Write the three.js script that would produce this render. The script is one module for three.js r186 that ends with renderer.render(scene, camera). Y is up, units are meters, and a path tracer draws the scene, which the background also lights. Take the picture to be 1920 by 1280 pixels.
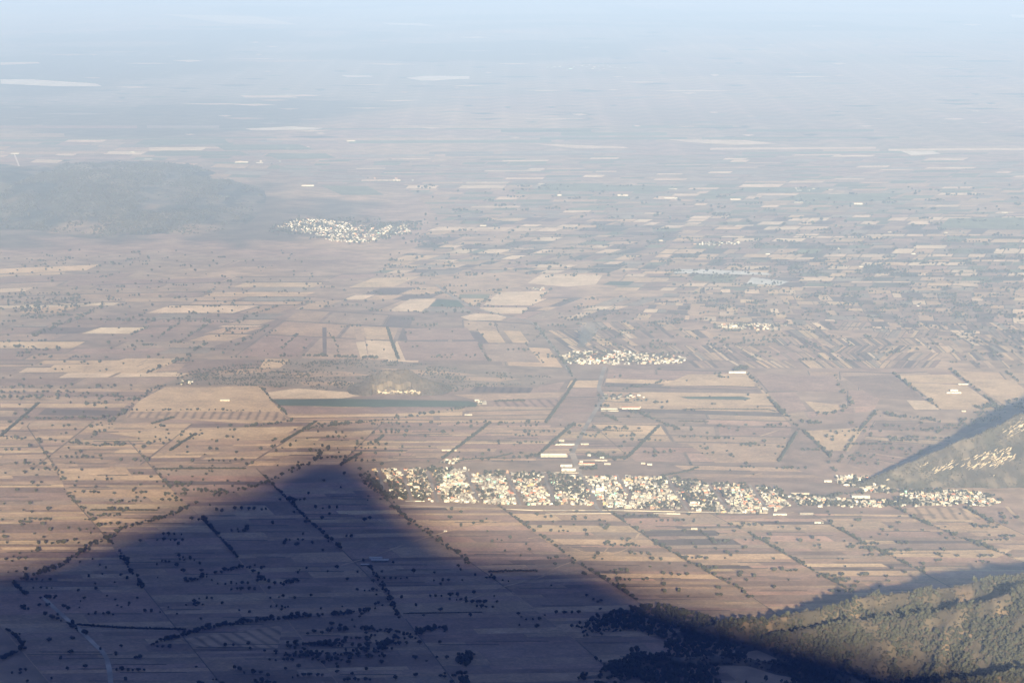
import * as THREE from 'three';
import { mergeGeometries } from 'three/addons/utils/BufferGeometryUtils.js';

// ------------------------------------------------------------------ camera, sky, sun, exposure, haze
const H = 1000, F = 4820, PITCH = 9.2 * Math.PI / 180;              // camera height over the plain (m), focal length in photo pixels
const scene = new THREE.Scene();
const camera = new THREE.PerspectiveCamera(2 * Math.atan(640 / F) * 180 / Math.PI, 1920 / 1280, 5, 300000);
camera.position.set(0, H, 0); camera.rotation.set(-PITCH, 0, 0); camera.updateMatrixWorld(true);
const SUN_ELEVATION = 13.8 * Math.PI / 180;
const renderer = new THREE.WebGLRenderer({ antialias: true });
renderer.toneMapping = THREE.LinearToneMapping;
renderer.toneMappingExposure = 6.05;
renderer.shadowMap.enabled = true;
scene.fog = new THREE.FogExp2(new THREE.Color().setRGB(0.37, 0.565, 1.0), 0.000078);

// photo pixel -> world
const SP = Math.sin(PITCH), CP = Math.cos(PITCH);
function ray(px, py) { const a = px - 960, b = 640 - py; return [a, -F * SP + b * CP, -F * CP - b * SP]; }
function at(px, py, h = 0) { const d = ray(px, py), t = (h - H) / d[1]; return new THREE.Vector3(d[0] * t, h, d[2] * t); }
function toPx(x, y, z) { const dy = y - H, f = -dy * SP - z * CP, u = dy * CP - z * SP; return [960 + F * x / f, 640 - F * u / f]; }

// the sun stands behind the camera; the summit behind the camera throws its shadow's tip at this spot on the plain
const tip = at(600, 852), summit = new THREE.Vector3(-120, 0, 330);
const az = new THREE.Vector3(summit.x - tip.x, 0, summit.z - tip.z).normalize();
const sunDir = new THREE.Vector3(az.x * Math.cos(SUN_ELEVATION), Math.sin(SUN_ELEVATION), az.z * Math.cos(SUN_ELEVATION));
const sun = new THREE.DirectionalLight(new THREE.Color().setRGB(1.0, 0.775, 0.452), 5);
sun.position.copy(sunDir).multiplyScalar(9000).add(new THREE.Vector3(0, 0, -5000)); sun.target.position.set(0, 0, -5000);
sun.castShadow = true; sun.shadow.radius = 1.8; sun.shadow.mapSize.set(4096, 4096);
Object.assign(sun.shadow.camera, { left: -6000, right: 6000, top: 6000, bottom: -6000, near: 10, far: 30000 });
scene.add(sun, sun.target);
{
  const W = 256, Hh = 128, d = new Float32Array(W * Hh * 4);
  for (let j = 0; j < Hh; j++) for (let i = 0; i < W; i++) {
    const e = Math.max(0, ((j + 0.5) / Hh - 0.5) * 2), k = Math.pow(1 - e, 3), o = (j * W + i) * 4;
    d[o] = 0.008 + 0.030 * k; d[o + 1] = 0.0175 + 0.042 * k; d[o + 2] = 0.056 + 0.050 * k; d[o + 3] = 1;
  }
  const t = new THREE.DataTexture(d, W, Hh, THREE.RGBAFormat, THREE.FloatType);
  t.mapping = THREE.EquirectangularReflectionMapping; t.magFilter = t.minFilter = THREE.LinearFilter; t.needsUpdate = true;
  scene.background = t; scene.environment = t;
}

// ------------------------------------------------------------------ helpers
function rng(seed) { let a = seed >>> 0; return () => { a |= 0; a = a + 0x6D2B79F5 | 0; let t = Math.imul(a ^ a >>> 15, 1 | a); t = t + Math.imul(t ^ t >>> 7, 61 | t) ^ t; return ((t ^ t >>> 14) >>> 0) / 4294967296; }; }
const hash = (i, j) => { let n = Math.imul(i, 374761393) + Math.imul(j, 668265263) | 0; n = Math.imul(n ^ n >>> 13, 1274126177); return ((n ^ n >>> 16) >>> 0) / 4294967296; };
function vnoise(x, y) { const i = Math.floor(x), j = Math.floor(y), u = x - i, v = y - j, s = u * u * (3 - 2 * u), t = v * v * (3 - 2 * v);
  return (hash(i, j) * (1 - s) + hash(i + 1, j) * s) * (1 - t) + (hash(i, j + 1) * (1 - s) + hash(i + 1, j + 1) * s) * t; }
function fbm(x, y, o = 4) { let s = 0, a = 0.5, n = 0; for (let k = 0; k < o; k++) { s += a * vnoise(x, y); n += a; x = x * 2.03 + 17.1; y = y * 2.03 + 5.7; a *= 0.5; } return s / n; }
const clamp = (x, a, b) => Math.min(b, Math.max(a, x)), lerp = (a, b, t) => a + (b - a) * t, smooth = (a, b, x) => { const t = clamp((x - a) / (b - a), 0, 1); return t * t * (3 - 2 * t); };
const used = {};
function numbered(n) { if (!(n in used)) { used[n] = 0; return n; } return n + '_' + String(++used[n]).padStart(3, '0'); }
function tag(o, label, category, group, kind) { if (label) o.userData.label = label; if (category) o.userData.category = category; if (group) o.userData.group = group; if (kind) o.userData.kind = kind; o.traverse((c) => { if (c.isMesh) c.castShadow = c.receiveShadow = true; }); return o; }
function mesh(name, g, m, parent = scene) { const o = new THREE.Mesh(g, m); o.name = parent === scene ? numbered(name) : name; o.castShadow = o.receiveShadow = true; parent.add(o); return o; }
function group(name, x = 0, y = 0, z = 0, turn = 0) { const o = new THREE.Group(); o.name = numbered(name); o.position.set(x, y, z); o.rotation.y = turn; scene.add(o); return o; }
const mat = (r, g, b, rough = 0.95, extra = {}) => new THREE.MeshStandardMaterial({ color: new THREE.Color().setRGB(r, g, b), roughness: rough, ...extra });
function build(pos, idx, col, uv) { const g = new THREE.BufferGeometry(); g.setAttribute('position', new THREE.Float32BufferAttribute(pos, 3)); if (col) g.setAttribute('color', new THREE.Float32BufferAttribute(col, 3)); if (uv) g.setAttribute('uv', new THREE.Float32BufferAttribute(uv, 2)); g.setIndex(idx); g.computeVertexNormals(); return g; }
function paint(g, c) { const n = g.attributes.position.count, a = new Float32Array(n * 3); for (let i = 0; i < n; i++) a.set(c, i * 3); g.setAttribute('color', new THREE.BufferAttribute(a, 3)); return g; }
function bx(w, h, d, x = 0, y = 0, z = 0) { const g = new THREE.BoxGeometry(w, h, d); g.translate(x, y + h / 2, z); return g; }
function inside(poly, x, y) { let r = false; for (let i = 0, j = poly.length - 1; i < poly.length; j = i++) { const [a, b] = poly[i], [c, d] = poly[j]; if ((b > y) !== (d > y) && x < (c - a) * (y - b) / (d - b) + a) r = !r; } return r; }
function interp(list, x, k) { if (x <= list[0][0]) return list[0][k]; for (let i = 1; i < list.length; i++) if (x <= list[i][0]) { const t = (x - list[i - 1][0]) / (list[i][0] - list[i - 1][0]); return lerp(list[i - 1][k], list[i][k], t); } return list[list.length - 1][k]; }

// ------------------------------------------------------------------ textures (grain of soil, furrows)
function texture(n, f) { const d = new Uint8Array(n * n * 4); for (let j = 0; j < n; j++) for (let i = 0; i < n; i++) { const c = f(i, j), o = (j * n + i) * 4; d[o] = c[0]; d[o + 1] = c[1]; d[o + 2] = c[2]; d[o + 3] = 255; }
  const t = new THREE.DataTexture(d, n, n); t.wrapS = t.wrapT = THREE.RepeatWrapping; t.magFilter = THREE.LinearFilter; t.minFilter = THREE.LinearFilter; t.colorSpace = THREE.SRGBColorSpace; t.needsUpdate = true; return t; }
function tnoise(u, v, p, seed) { const i = Math.floor(u), j = Math.floor(v), a = u - i, b = v - j, s = a * a * (3 - 2 * a), t = b * b * (3 - 2 * b), m = (q) => ((q % p) + p) % p;
  const h = (x, y) => hash(m(x) + seed * 131, m(y) + seed * 71); return (h(i, j) * (1 - s) + h(i + 1, j) * s) * (1 - t) + (h(i, j + 1) * (1 - s) + h(i + 1, j + 1) * s) * t; }
const tfbm = (i, j, n, p, o, seed) => { let s = 0, a = 0.5, w = 0; for (let k = 0; k < o; k++) { s += a * tnoise(i / n * p, j / n * p, p, seed + k); w += a; a *= 0.62; p *= 2; } return s / w; };
const soilTex = texture(512, (i, j) => { const a = tfbm(i, j, 512, 6, 6, 3), b = hash(i, j) - 0.5, v = 215 + (a - 0.5) * 120 + b * 22; return [clamp(v + 3, 0, 255), clamp(v, 0, 255), clamp(v - 5, 0, 255)]; });
const furrowTex = texture(512, (i, j) => { const a = tfbm(i, j, 512, 4, 6, 9), g = tfbm(i, j, 512, 48, 3, 15), band = (tnoise(0.5, j / 512 * 40, 40, 21) - 0.5) * 9, v = 214 + (a - 0.5) * 80 + (g - 0.5) * 70 + band + (hash(i, j + 999) - 0.5) * 26; return [clamp(v + 3, 0, 255), clamp(v, 0, 255), clamp(v - 4, 0, 255)]; });
const rowTex = texture(512, (i, j) => { const a = tfbm(i, j, 512, 8, 6, 29), row = Math.pow(0.5 + 0.5 * Math.sin(i / 512 * Math.PI * 2 * 9 + (a - 0.5) * 1.5), 3), v = 222 + (a - 0.5) * 80 - row * 62 + (hash(i, j + 77) - 0.5) * 24; return [clamp(v + 3, 0, 255), clamp(v, 0, 255), clamp(v - 4, 0, 255)]; });
rowTex.repeat.set(1 / 170, 1 / 170);
soilTex.repeat.set(1 / 260, 1 / 260); furrowTex.repeat.set(1 / 170, 1 / 170);
const soilMat = new THREE.MeshStandardMaterial({ map: soilTex, vertexColors: true, roughness: 1 });
const rowMat = new THREE.MeshStandardMaterial({ map: rowTex, vertexColors: true, roughness: 1 });
const fieldMat = new THREE.MeshStandardMaterial({ map: furrowTex, vertexColors: true, roughness: 1 });

// ------------------------------------------------------------------ relief: crest lines over the ground plane, as heights
// a crest: list of [photo x, photo y, height]; each becomes a function of x: z of the crest and its height
function crest(list) { return list.map(([px, py, h]) => { const p = at(px, py, h); return [p.x, p.z, h]; }).sort((a, b) => a[0] - b[0]); }
const footCrests = [
  [[1180, 1205, -4], [1250, 1190, 2], [1340, 1172, 14], [1450, 1156, 32], [1560, 1138, 50], [1650, 1118, 68], [1760, 1100, 88], [1920, 1076, 116], [2300, 1030, 175]],
  [[1330, 1225, -4], [1420, 1205, 6], [1500, 1180, 38], [1600, 1166, 52], [1700, 1156, 70], [1800, 1136, 94], [1920, 1100, 126], [2300, 1045, 170]],
  [[1560, 1250, -4], [1640, 1232, 10], [1755, 1207, 48], [1840, 1178, 76], [1920, 1145, 106], [2300, 1060, 165]],
  [[1640, 1262, -4], [1720, 1245, 10], [1800, 1226, 46], [1920, 1180, 90], [2300, 1100, 150]],
  [[1480, 1350, -4], [1600, 1320, 8], [1720, 1296, 40], [1830, 1277, 58], [1920, 1262, 74], [2300, 1190, 120]],
  [[980, 1300, -4], [1100, 1262, 4], [1250, 1228, 9], [1400, 1232, 8], [1560, 1262, 12], [1700, 1300, 10]],
].map(crest);
function footHeight(x, z) {
  let h = -6;
  footCrests.forEach((c, k) => {
    if (x < c[0][0] - 40 || x > c[c.length - 1][0]) return;
    const zc = interp(c, x, 1) + (fbm(x / 60, k * 9, 3) - 0.5) * 26, hc = interp(c, x, 2) + (fbm(x / 45, 40 + k * 7, 3) - 0.5) * 8, d = z - zc;
    const v = d > 0 ? hc - d * (k === 4 ? 0.30 : 0.34) * Math.min(1, d / 30 + 0.25) : hc + d * 0.95 * Math.min(1, -d / 10 + 0.3);
    const w = v + (fbm(x / 28 + 50, z / 34, 4) - 0.5) * 9 * smooth(0, 20, hc) - Math.abs(fbm(x / 70 + z / 160, z / 400 + 3, 3) - 0.5) * 60 * smooth(6, 40, hc) * smooth(0, 40, Math.abs(d));
    h = Math.max(h, w);
  });
  return h;
}
const hillCrest = [[1590, 914], [1640, 893], [1700, 868], [1760, 843], [1800, 826], [1840, 812], [1880, 792], [1920, 772], [2000, 735], [2120, 690], [2300, 640]].map(([px, py]) => {
  const d = ray(px, py), zb = at(px, 915).z, t = (zb - 1.35 * H) / (d[2] + 1.35 * d[1]); return [d[0] * t, d[2] * t, Math.max(-2, H + d[1] * t)];   // front slope of about 36 degrees
});
function hillHeight(x, z) {
  if (x < hillCrest[0][0] || x > hillCrest[hillCrest.length - 1][0]) return -6;
  const zc = interp(hillCrest, x, 1), hc = interp(hillCrest, x, 2), d = z - zc;
  const base = d > 0 ? hc - d / 1.35 : hc + d / 1.25, n = (fbm(x / 32, z / 32, 4) - 0.5) * 16 * smooth(0, 30, hc) * smooth(0, 14, hc - base) + (fbm(x / 11, z / 14, 3) - 0.5) * 3 * smooth(0, 20, hc);
  const strata = Math.sin((x * 0.5 + z * 0.2 + base * 1.3) / 7) * 0.9 * smooth(8, 30, hc);
  return base + n + strata;
}
const conePos = at(738, 741), coneTop = [[-110, 0.0], [-70, 0.42], [-30, 0.93], [5, 1], [30, 0.95], [65, 0.55], [110, 0.12], [135, 0]];
function coneHeight(x, z) {
  const dx = x - conePos.x, dz = z - (conePos.z - 75), p = interp(coneTop, dx, 1), r = Math.abs(dz) / 85;
  const h = 46 * p * Math.pow(clamp(1 - r, 0, 1), 0.9) + (fbm(x / 18, z / 18, 4) - 0.5) * 7 * p - 2 - (r > 1 ? 3 : 0);
  const cut = Math.abs(dx + 5) < 42 && dz > 44 + 6 * Math.sin(dx / 7) ? 9 : 0;      // the quarry bites into the foot
  return h - cut;
}
const leftFoot = at(0, 462).z;
const leftCrest = [[-500, 300, 170], [0, 330, 66], [150, 338, 54], [280, 354, 32], [390, 380, 12], [480, 404, 3], [580, 430, -4]].map(([px, py, h]) => { const p = at(px, py, h); return [p.x, p.z, h]; });
function leftHeight(x, z) {
  if (x > leftCrest[leftCrest.length - 1][0]) return -8;
  const zc = interp(leftCrest, x, 1), hc = interp(leftCrest, x, 2), d = z - zc, L = d > 0 ? leftFoot - zc + (fbm(x / 400, 3, 4) - 0.5) * 900 : 1600;
  return hc * (1 - smooth(0, L, Math.abs(d))) + (fbm(x / 260, z / 420, 5) - 0.5) * 60 * smooth(0, 50, hc) * (1 - smooth(L * 0.5, L, Math.abs(d))) - 3 - (Math.abs(d) > L ? 4 : 0);
}
const height = (x, z) => Math.max(0, footHeight(x, z), hillHeight(x, z), coneHeight(x, z), leftHeight(x, z));
function hit(px, py) {                                              // where a line of sight meets the relief
  const d = ray(px, py), g = at(px, py); let t1 = -H / d[1], prev = null;
  const near = -d[2] * t1, f = near < 5200 ? footHeight : null;
  let lo = t1 * 0.8, step = t1 * 0.0008;
  for (let t = lo; t <= t1; t += step) { const y = H + d[1] * t; if (y < height(d[0] * t, d[2] * t)) return new THREE.Vector3(d[0] * t, y, d[2] * t); }
  return g;
}
function relief(name, fn, x0, x1, z0, z1, nx, nz, colour, m = soilMat, floor = -1.5, parent = scene) {
  const pos = [], col = [], uv = [], idx = [], keep = [];
  for (let j = 0; j <= nz; j++) for (let i = 0; i <= nx; i++) { const x = lerp(x0, x1, i / nx), z = lerp(z0, z1, j / nz), y = fn(x, z); pos.push(x, Math.max(y, floor), z); keep.push(y > floor); col.push(...colour(x, y, z)); uv.push(x, z); }
  for (let j = 0; j < nz; j++) for (let i = 0; i < nx; i++) { const a = j * (nx + 1) + i, b = a + 1, c = a + nx + 1, d = c + 1; if (keep[a] || keep[b] || keep[c] || keep[d]) idx.push(a, c, b, b, c, d); }
  return mesh(name, build(pos, idx, col, uv), m, parent);
}

// ------------------------------------------------------------------ the plain
function mixc(a, b, t) { return [lerp(a[0], b[0], t), lerp(a[1], b[1], t), lerp(a[2], b[2], t)]; }
const C = { soil: [0.324, 0.248, 0.189], mauve: [0.308, 0.221, 0.181], scrub: [0.085, 0.085, 0.065], grey: [0.259, 0.232, 0.194], straw: [0.53, 0.405, 0.262], tan: [0.405, 0.302, 0.211], pale: [0.64, 0.525, 0.38], brown: [0.243, 0.178, 0.14], dark: [0.125, 0.098, 0.086], green: [0.06, 0.1, 0.06], sage: [0.16, 0.18, 0.12], white: [0.7, 0.65, 0.55], pink: [0.4, 0.275, 0.215], plastic: [0.55, 0.6, 0.62] };
{
  const pos = [], col = [], uv = [], idx = [], N = 220, D = [], wood = [[-80, 322], [200, 318], [420, 340], [600, 375], [740, 415], [600, 446], [420, 456], [200, 462], [-80, 456]];
  for (let d = -6000; d < 2500; d += 850) D.push(d);
  for (let d = 2500; d < 150000; d *= 1.0125) D.push(d);
  D.forEach((d) => { for (let i = 0; i <= N; i++) {
    const half = 5000 + Math.max(0, d) * 0.45, x = lerp(-half, half, i / N), z = -d; pos.push(x, 0, z); uv.push(x, z);
    const far = smooth(0.455, 0.5, fbm(x / 5200 + 3.3, z / 7600 + 0.4, 5)), patch = smooth(0.44, 0.56, fbm(x / 1700 + 9, z / 2600, 5)), bush = smooth(0.5, 0.6, fbm(x / 900, z / 1500 + 31, 5));
    let c = mixc(C.soil, C.mauve, smooth(0.4, 0.6, fbm(x / 700, z / 900, 4)));
    c = mixc(c, C.tan, smooth(0.55, 0.68, fbm(x / 500 + 77, z / 800, 4)) * 0.8);
    c = mixc(c, C.scrub, bush * 0.3);
    c = mixc(c, mixc(C.scrub, C.grey, patch), far * 0.85);
    { const p = d > 3000 ? toPx(x + (fbm(x / 300, z / 500, 3) - 0.5) * 700, 0, z + (fbm(x / 300 + 40, z / 500, 3) - 0.5) * 1400) : [0, 2000]; if (inside(wood, p[0], p[1])) c = mixc(c, C.scrub, 0.8 * smooth(0.35, 0.5, fbm(x / 160, z / 420, 4))); }
    col.push(...c);
  } });
  for (let j = 0; j < D.length - 1; j++) for (let i = 0; i < N; i++) { const a = j * (N + 1) + i, c = a + N + 1; idx.push(a, a + 1, c, a + 1, c + 1, c); }
  const g = mesh('ground', build(pos, idx, col, uv), soilMat); tag(g, 'dry brown farming plain reaching to the hazy distance', null, null, 'structure');
}

// ------------------------------------------------------------------ fields: flat sheets of stubble, ploughed earth and green crop
C.verge = [0.1, 0.085, 0.065];
const fields = [];
let layer = 0;
const lift = (z, l) => (0.10 + 0.05 * l) * Math.max(1, Math.pow(-z / 4500, 1.6));
function field(pts, c, { l = 0, turn = null, vary = 0.15, name = 'field', seed = 0, rows = false } = {}) {
  const w = pts.map(([x, y]) => at(x, y)), r = rng(pts[0][0] * 77 + pts[0][1] * 13 + seed | 0), k = 1 + (r() - 0.5) * 2 * vary, k2 = 1 + (r() - 0.5) * vary * 0.5, off = [r() * 500, r() * 500];
  const a = turn ?? Math.atan2(w[1].z - w[0].z, w[1].x - w[0].x), ca = Math.cos(a), sa = Math.sin(a), y = lift(w[0].z, l + r() * 0.8);
  const tri = THREE.ShapeUtils.triangulateShape(w.map((p) => new THREE.Vector2(p.x, -p.z)), []);
  const pos = [], col = [], uv = [], idx = [];
  for (const p of w) { pos.push(p.x, y, p.z); col.push(c[0] * k, c[1] * k * k2, c[2] * k * (2 - 1 / k2)); uv.push(p.x * ca + p.z * sa + off[0], -p.x * sa + p.z * ca + off[1]); }
  for (const t of tri) idx.push(...t);
  const g = build(pos, idx, col, uv); const n = g.attributes.normal; for (let i = 0; i < n.count; i++) n.setXYZ(i, 0, 1, 0);
  if (g.index.count) { const ax = w[tri[0][1]].clone().sub(w[tri[0][0]]), bxx = w[tri[0][2]].clone().sub(w[tri[0][0]]); if (ax.cross(bxx).y < 0) { const ix = g.index.array; for (let i = 0; i < ix.length; i += 3) { const q = ix[i]; ix[i] = ix[i + 1]; ix[i + 1] = q; } } }
  let area = 0; for (let i = 0, j = pts.length - 1; i < pts.length; j = i++) area += pts[j][0] * pts[i][1] - pts[i][0] * pts[j][1];
  fields.push({ g, area: Math.abs(area) / 2 + (rows ? 1e6 : 0), name, rows });
}
const bil = (q, u, v) => [lerp(lerp(q[0][0], q[1][0], u), lerp(q[3][0], q[2][0], u), v), lerp(lerp(q[0][1], q[1][1], u), lerp(q[3][1], q[2][1], u), v)];
const PAL = {
  near: ['tan', 'pink', 'straw', 'brown', 'mauve', 'tan', 'soil', 'pink', 'straw', 'mauve', 'tan', 'brown', 'dark'],
  gold: ['straw', 'tan', 'tan', 'tan', 'brown', 'straw', 'mauve', 'soil', 'tan', 'straw'],
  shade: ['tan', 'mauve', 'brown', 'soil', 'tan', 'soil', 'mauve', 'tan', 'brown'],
  mid: ['mauve', 'soil', 'tan', 'tan', 'soil', 'mauve', 'pale', 'brown', 'grey', 'brown', 'straw', 'dark'],
  plum: ['mauve', 'pink', 'soil', 'mauve', 'tan', 'brown', 'straw'],
  strip: ['mauve', 'tan', 'soil', 'brown', 'straw', 'dark', 'grey', 'pale', 'tan', 'brown', 'dark', 'straw'],
  far: ['mauve', 'tan', 'grey', 'pale', 'brown', 'sage', 'dark', 'straw', 'scrub', 'pale'],
  farther: ['mauve', 'tan', 'grey', 'pale', 'sage', 'grey', 'soil', 'sage'],
};
// a quad of the plain (photo corners TL, TR, BR, BL) cut into rows, and each row into parcels; swap cuts it the other way
function parcels(q, n, [c0, c1], pal, { skip = 0.15, seed = 1, swap = false, l = 1, bend = 0, edges = 0.5, lean = 0 } = {}) {
  const r = rng(seed * 7919 + n), cuts = [0]; for (let i = 1; i < n; i++) cuts.push((i + (r() - 0.5) * 0.8) / n); cuts.push(1);
  for (let i = 0; i < n; i++) {
    const k = Math.round(lerp(c0, c1, r())), s = [0]; for (let j = 1; j < k; j++) s.push((j + (r() - 0.5) * 0.75) / k); s.push(1);
    for (let j = 0; j < k; j++) {
      if (r() < skip) continue;
      const g = 0.012, [u0, u1, v0, v1] = swap ? [cuts[i], cuts[i + 1], s[j], s[j + 1]] : [s[j], s[j + 1], cuts[i], cuts[i + 1]];
      const b = (u) => bend * Math.sin(u * Math.PI);
      const mid = bil(q, 0.5, swap ? 0.5 : (v0 + v1) / 2)[1], P = (u, v) => { const p = bil(q, u, v); return [p[0] - lean * (p[1] - mid), p[1] + b(u)]; };
      const e = Math.min(g, (u1 - u0) * 0.04), f = Math.min(g, (v1 - v0) * 0.06);
      field([P(u0 + e, v0 + f), P(u1 - e, v0 + f), P(u1 - e, v1 - f), P(u0 + e, v1 - f)], C[pal[Math.floor(r() * pal.length)]], { l, seed: i * 31 + j });
      const q0 = P(u0, v0), q1 = P(u1, v0), q3 = P(u0, v1), lw = 0.8, far = q0[1] < 400;
      if (!far && r() < edges) field([[q0[0], q0[1] - lw], [q1[0], q1[1] - lw], [q1[0], q1[1] + lw * 0.4], [q0[0], q0[1] + lw * 0.4]], C.verge, { l: l + 2, vary: 0.3 });
      if (!far && r() < edges) field([[q0[0] - lw, q0[1]], [q0[0] + lw, q0[1]], [q3[0] + lw, q3[1]], [q3[0] - lw, q3[1]]], C.verge, { l: l + 2.9, vary: 0.3 });
    }
  }
}
// level strips between two slanting boundary lines (given as photo points, x at each y)
function strips(A, B, y0, y1, pal, { seed = 1, hmin = 3.5, hmax = 17, split = 0.5, l = 1, tilt = 0 } = {}) {
  const r = rng(seed * 104729), a = A.map((p) => [p[1], p[0]]), b = B.map((p) => [p[1], p[0]]), X = (t, y, k) => lerp(interp(a, y, 1), interp(b, y, 1), t);
  let y = y0, was = '';
  while (y < y1) {
    const h = Math.min(lerp(hmin, hmax, r() * r()), y1 - y), cuts = [0.004]; if (r() < split) cuts.push(0.2 + r() * 0.6); cuts.push(0.996);
    for (let i = 1; i < cuts.length; i++) { let c; do c = pal[Math.floor(r() * pal.length)]; while (c === was && r() < 0.7); was = c; const u = cuts[i - 1], v = cuts[i] - (i < cuts.length - 1 ? 0.006 : 0), e = y + h - 0.35, t0 = tilt * (u - 0.5), t1 = tilt * (v - 0.5);
      field([[X(u, y), y + t0], [X(v, y), y + t1], [X(v, e), e + t1], [X(u, e), e + t0]], C[c], { l, seed: i * 17 + Math.round(y), vary: 0.16 }); }
    if (r() < 0.4) { const u = r() * 0.5, v = u + 0.25 + r() * 0.25, q = y + h - 0.9; field([[X(u, q), q], [X(v, q), q], [X(v, q + 1.3), q + 1.3], [X(u, q + 1.3), q + 1.3]], C.verge, { l: l + 4, vary: 0.25, seed: 5 }); }   // a grassy balk
    y += h;
  }
}
const cols = [[[-330, 790], [-60, 1104], [100, 1290]], [[50, 800], [97, 868], [128, 928], [195, 1004], [270, 1104], [420, 1290]], [[240, 826], [319, 916], [379, 974], [446, 1047], [640, 1290]], [[480, 878], [544, 942], [640, 1030], [700, 1090], [760, 1160], [860, 1290]], [[690, 895], [752, 965], [850, 1032], [960, 1110], [1080, 1200], [1180, 1290]], [[930, 945], [992, 991], [1082, 1055], [1195, 1126], [1400, 1290]], [[1135, 954], [1240, 1025], [1392, 1107], [1500, 1180]], [[1330, 962], [1381, 987], [1505, 1059], [1602, 1111]], [[1520, 962], [1617, 1017], [1737, 1077], [1800, 1110]], [[1674, 950], [1805, 1010], [1895, 1044], [1960, 1070]], [[1805, 950], [1960, 1020], [2040, 1070]]];
[[872, 1060], [850, 1000], [880, 940], [905, 1000], [952, 1050], [960, 1120], [964, 1150], [966, 1130], [964, 1110], [955, 1080]].forEach(([y0, y1], i) => {
  const p = i < 2 ? PAL.gold : i < 4 ? PAL.near : PAL.near;
  strips(cols[i], cols[i + 1], y0, i < 5 ? y1 : y1, p, { seed: 20 + i, tilt: (i % 3 - 1) * 2 });
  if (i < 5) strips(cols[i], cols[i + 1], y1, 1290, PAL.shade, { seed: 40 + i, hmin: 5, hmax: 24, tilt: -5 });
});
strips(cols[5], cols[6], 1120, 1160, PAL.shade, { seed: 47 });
for (const line of cols) for (let i = 1; i < line.length; i++) { const [a, b] = [line[i - 1], line[i]]; field([[a[0] - 1.1, a[1]], [a[0] + 1.1, a[1]], [b[0] + 1.1, b[1]], [b[0] - 1.1, b[1]]], i % 2 ? C.verge : C.tan, { l: 8, vary: 0.1 }); }
const bands = [[[-60, 790], [-120, 880]], [[175, 790], [60, 880]], [[360, 795], [262, 872]], [[590, 793], [450, 880]], [[720, 790], [640, 868]], [[918, 790], [822, 868]], [[1077, 790], [1006, 856]], [[1236, 797], [1178, 856]]];
for (const [a, b] of bands) field([[a[0] - 1, a[1]], [a[0] + 1, a[1]], [b[0] + 1, b[1]], [b[0] - 1, b[1]]], C.verge, { l: 8, vary: 0.1 });
for (let i = 0; i < bands.length - 1; i++) strips(bands[i], bands[i + 1], 793, i < 4 ? 872 : 866, i < 4 ? PAL.gold : PAL.near, { seed: 60 + i, hmin: 2.8, hmax: 12, tilt: i < 4 ? -3 : 0 });
parcels([[-60, 728], [300, 728], [200, 800], [-80, 800]], 10, [1, 2], PAL.near, { seed: 70 });
parcels([[500, 765], [1060, 740], [1025, 792], [560, 792]], 6, [1, 2], PAL.gold, { seed: 71, skip: 0.1 });
parcels([[1070, 712], [1125, 712], [1107, 790], [1028, 792]], 5, [1, 1], PAL.plum, { seed: 72 });
parcels([[1140, 690], [1395, 698], [1490, 800], [1110, 790]], 11, [1, 2], PAL.near, { seed: 73, skip: 0.1 });
parcels([[1110, 795], [1490, 802], [1460, 866], [1190, 866]], 5, [2, 3], PAL.plum, { seed: 74 });
parcels([[1240, 862], [1460, 868], [1570, 905], [1330, 905]], 5, [1, 2], PAL.near, { seed: 75 });
parcels([[1405, 692], [1680, 700], [1640, 770], [1488, 790]], 4, [2, 4], PAL.plum, { seed: 76 });
parcels([[1680, 700], [1785, 695], [1880, 768], [1764, 768]], 3, [1, 2], PAL.mid, { seed: 77 });
parcels([[1790, 695], [1960, 700], [1990, 770], [1885, 768]], 3, [1, 2], PAL.gold, { seed: 78 });
parcels([[1500, 800], [1645, 772], [1590, 870], [1562, 862]], 3, [1, 1], PAL.plum, { seed: 79 });
parcels([[1650, 775], [1900, 775], [1640, 890], [1590, 870]], 7, [1, 2], PAL.plum, { seed: 80 });
// parcels beyond the cone hill, left
parcels([[-40, 640], [420, 640], [330, 720], [-60, 725]], 8, [2, 4], PAL.mid, { lean: 1.4, seed: 90 });
parcels([[60, 572], [560, 572], [440, 640], [-20, 640]], 6, [3, 6], PAL.mid, { lean: 1.8, seed: 91, skip: 0.3 });
parcels([[-40, 500], [640, 480], [560, 572], [-40, 580]], 10, [3, 6], PAL.mid, { lean: 1.8, seed: 92, skip: 0.4, bend: -4 });
parcels([[560, 580], [1000, 608], [1060, 690], [440, 668]], 3, [4, 6], PAL.mid, { seed: 93, skip: 0.1 });
parcels([[640, 515], [860, 505], [790, 585], [560, 580]], 5, [2, 4], PAL.mid, { lean: 1.6, seed: 94, skip: 0.3 });
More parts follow.
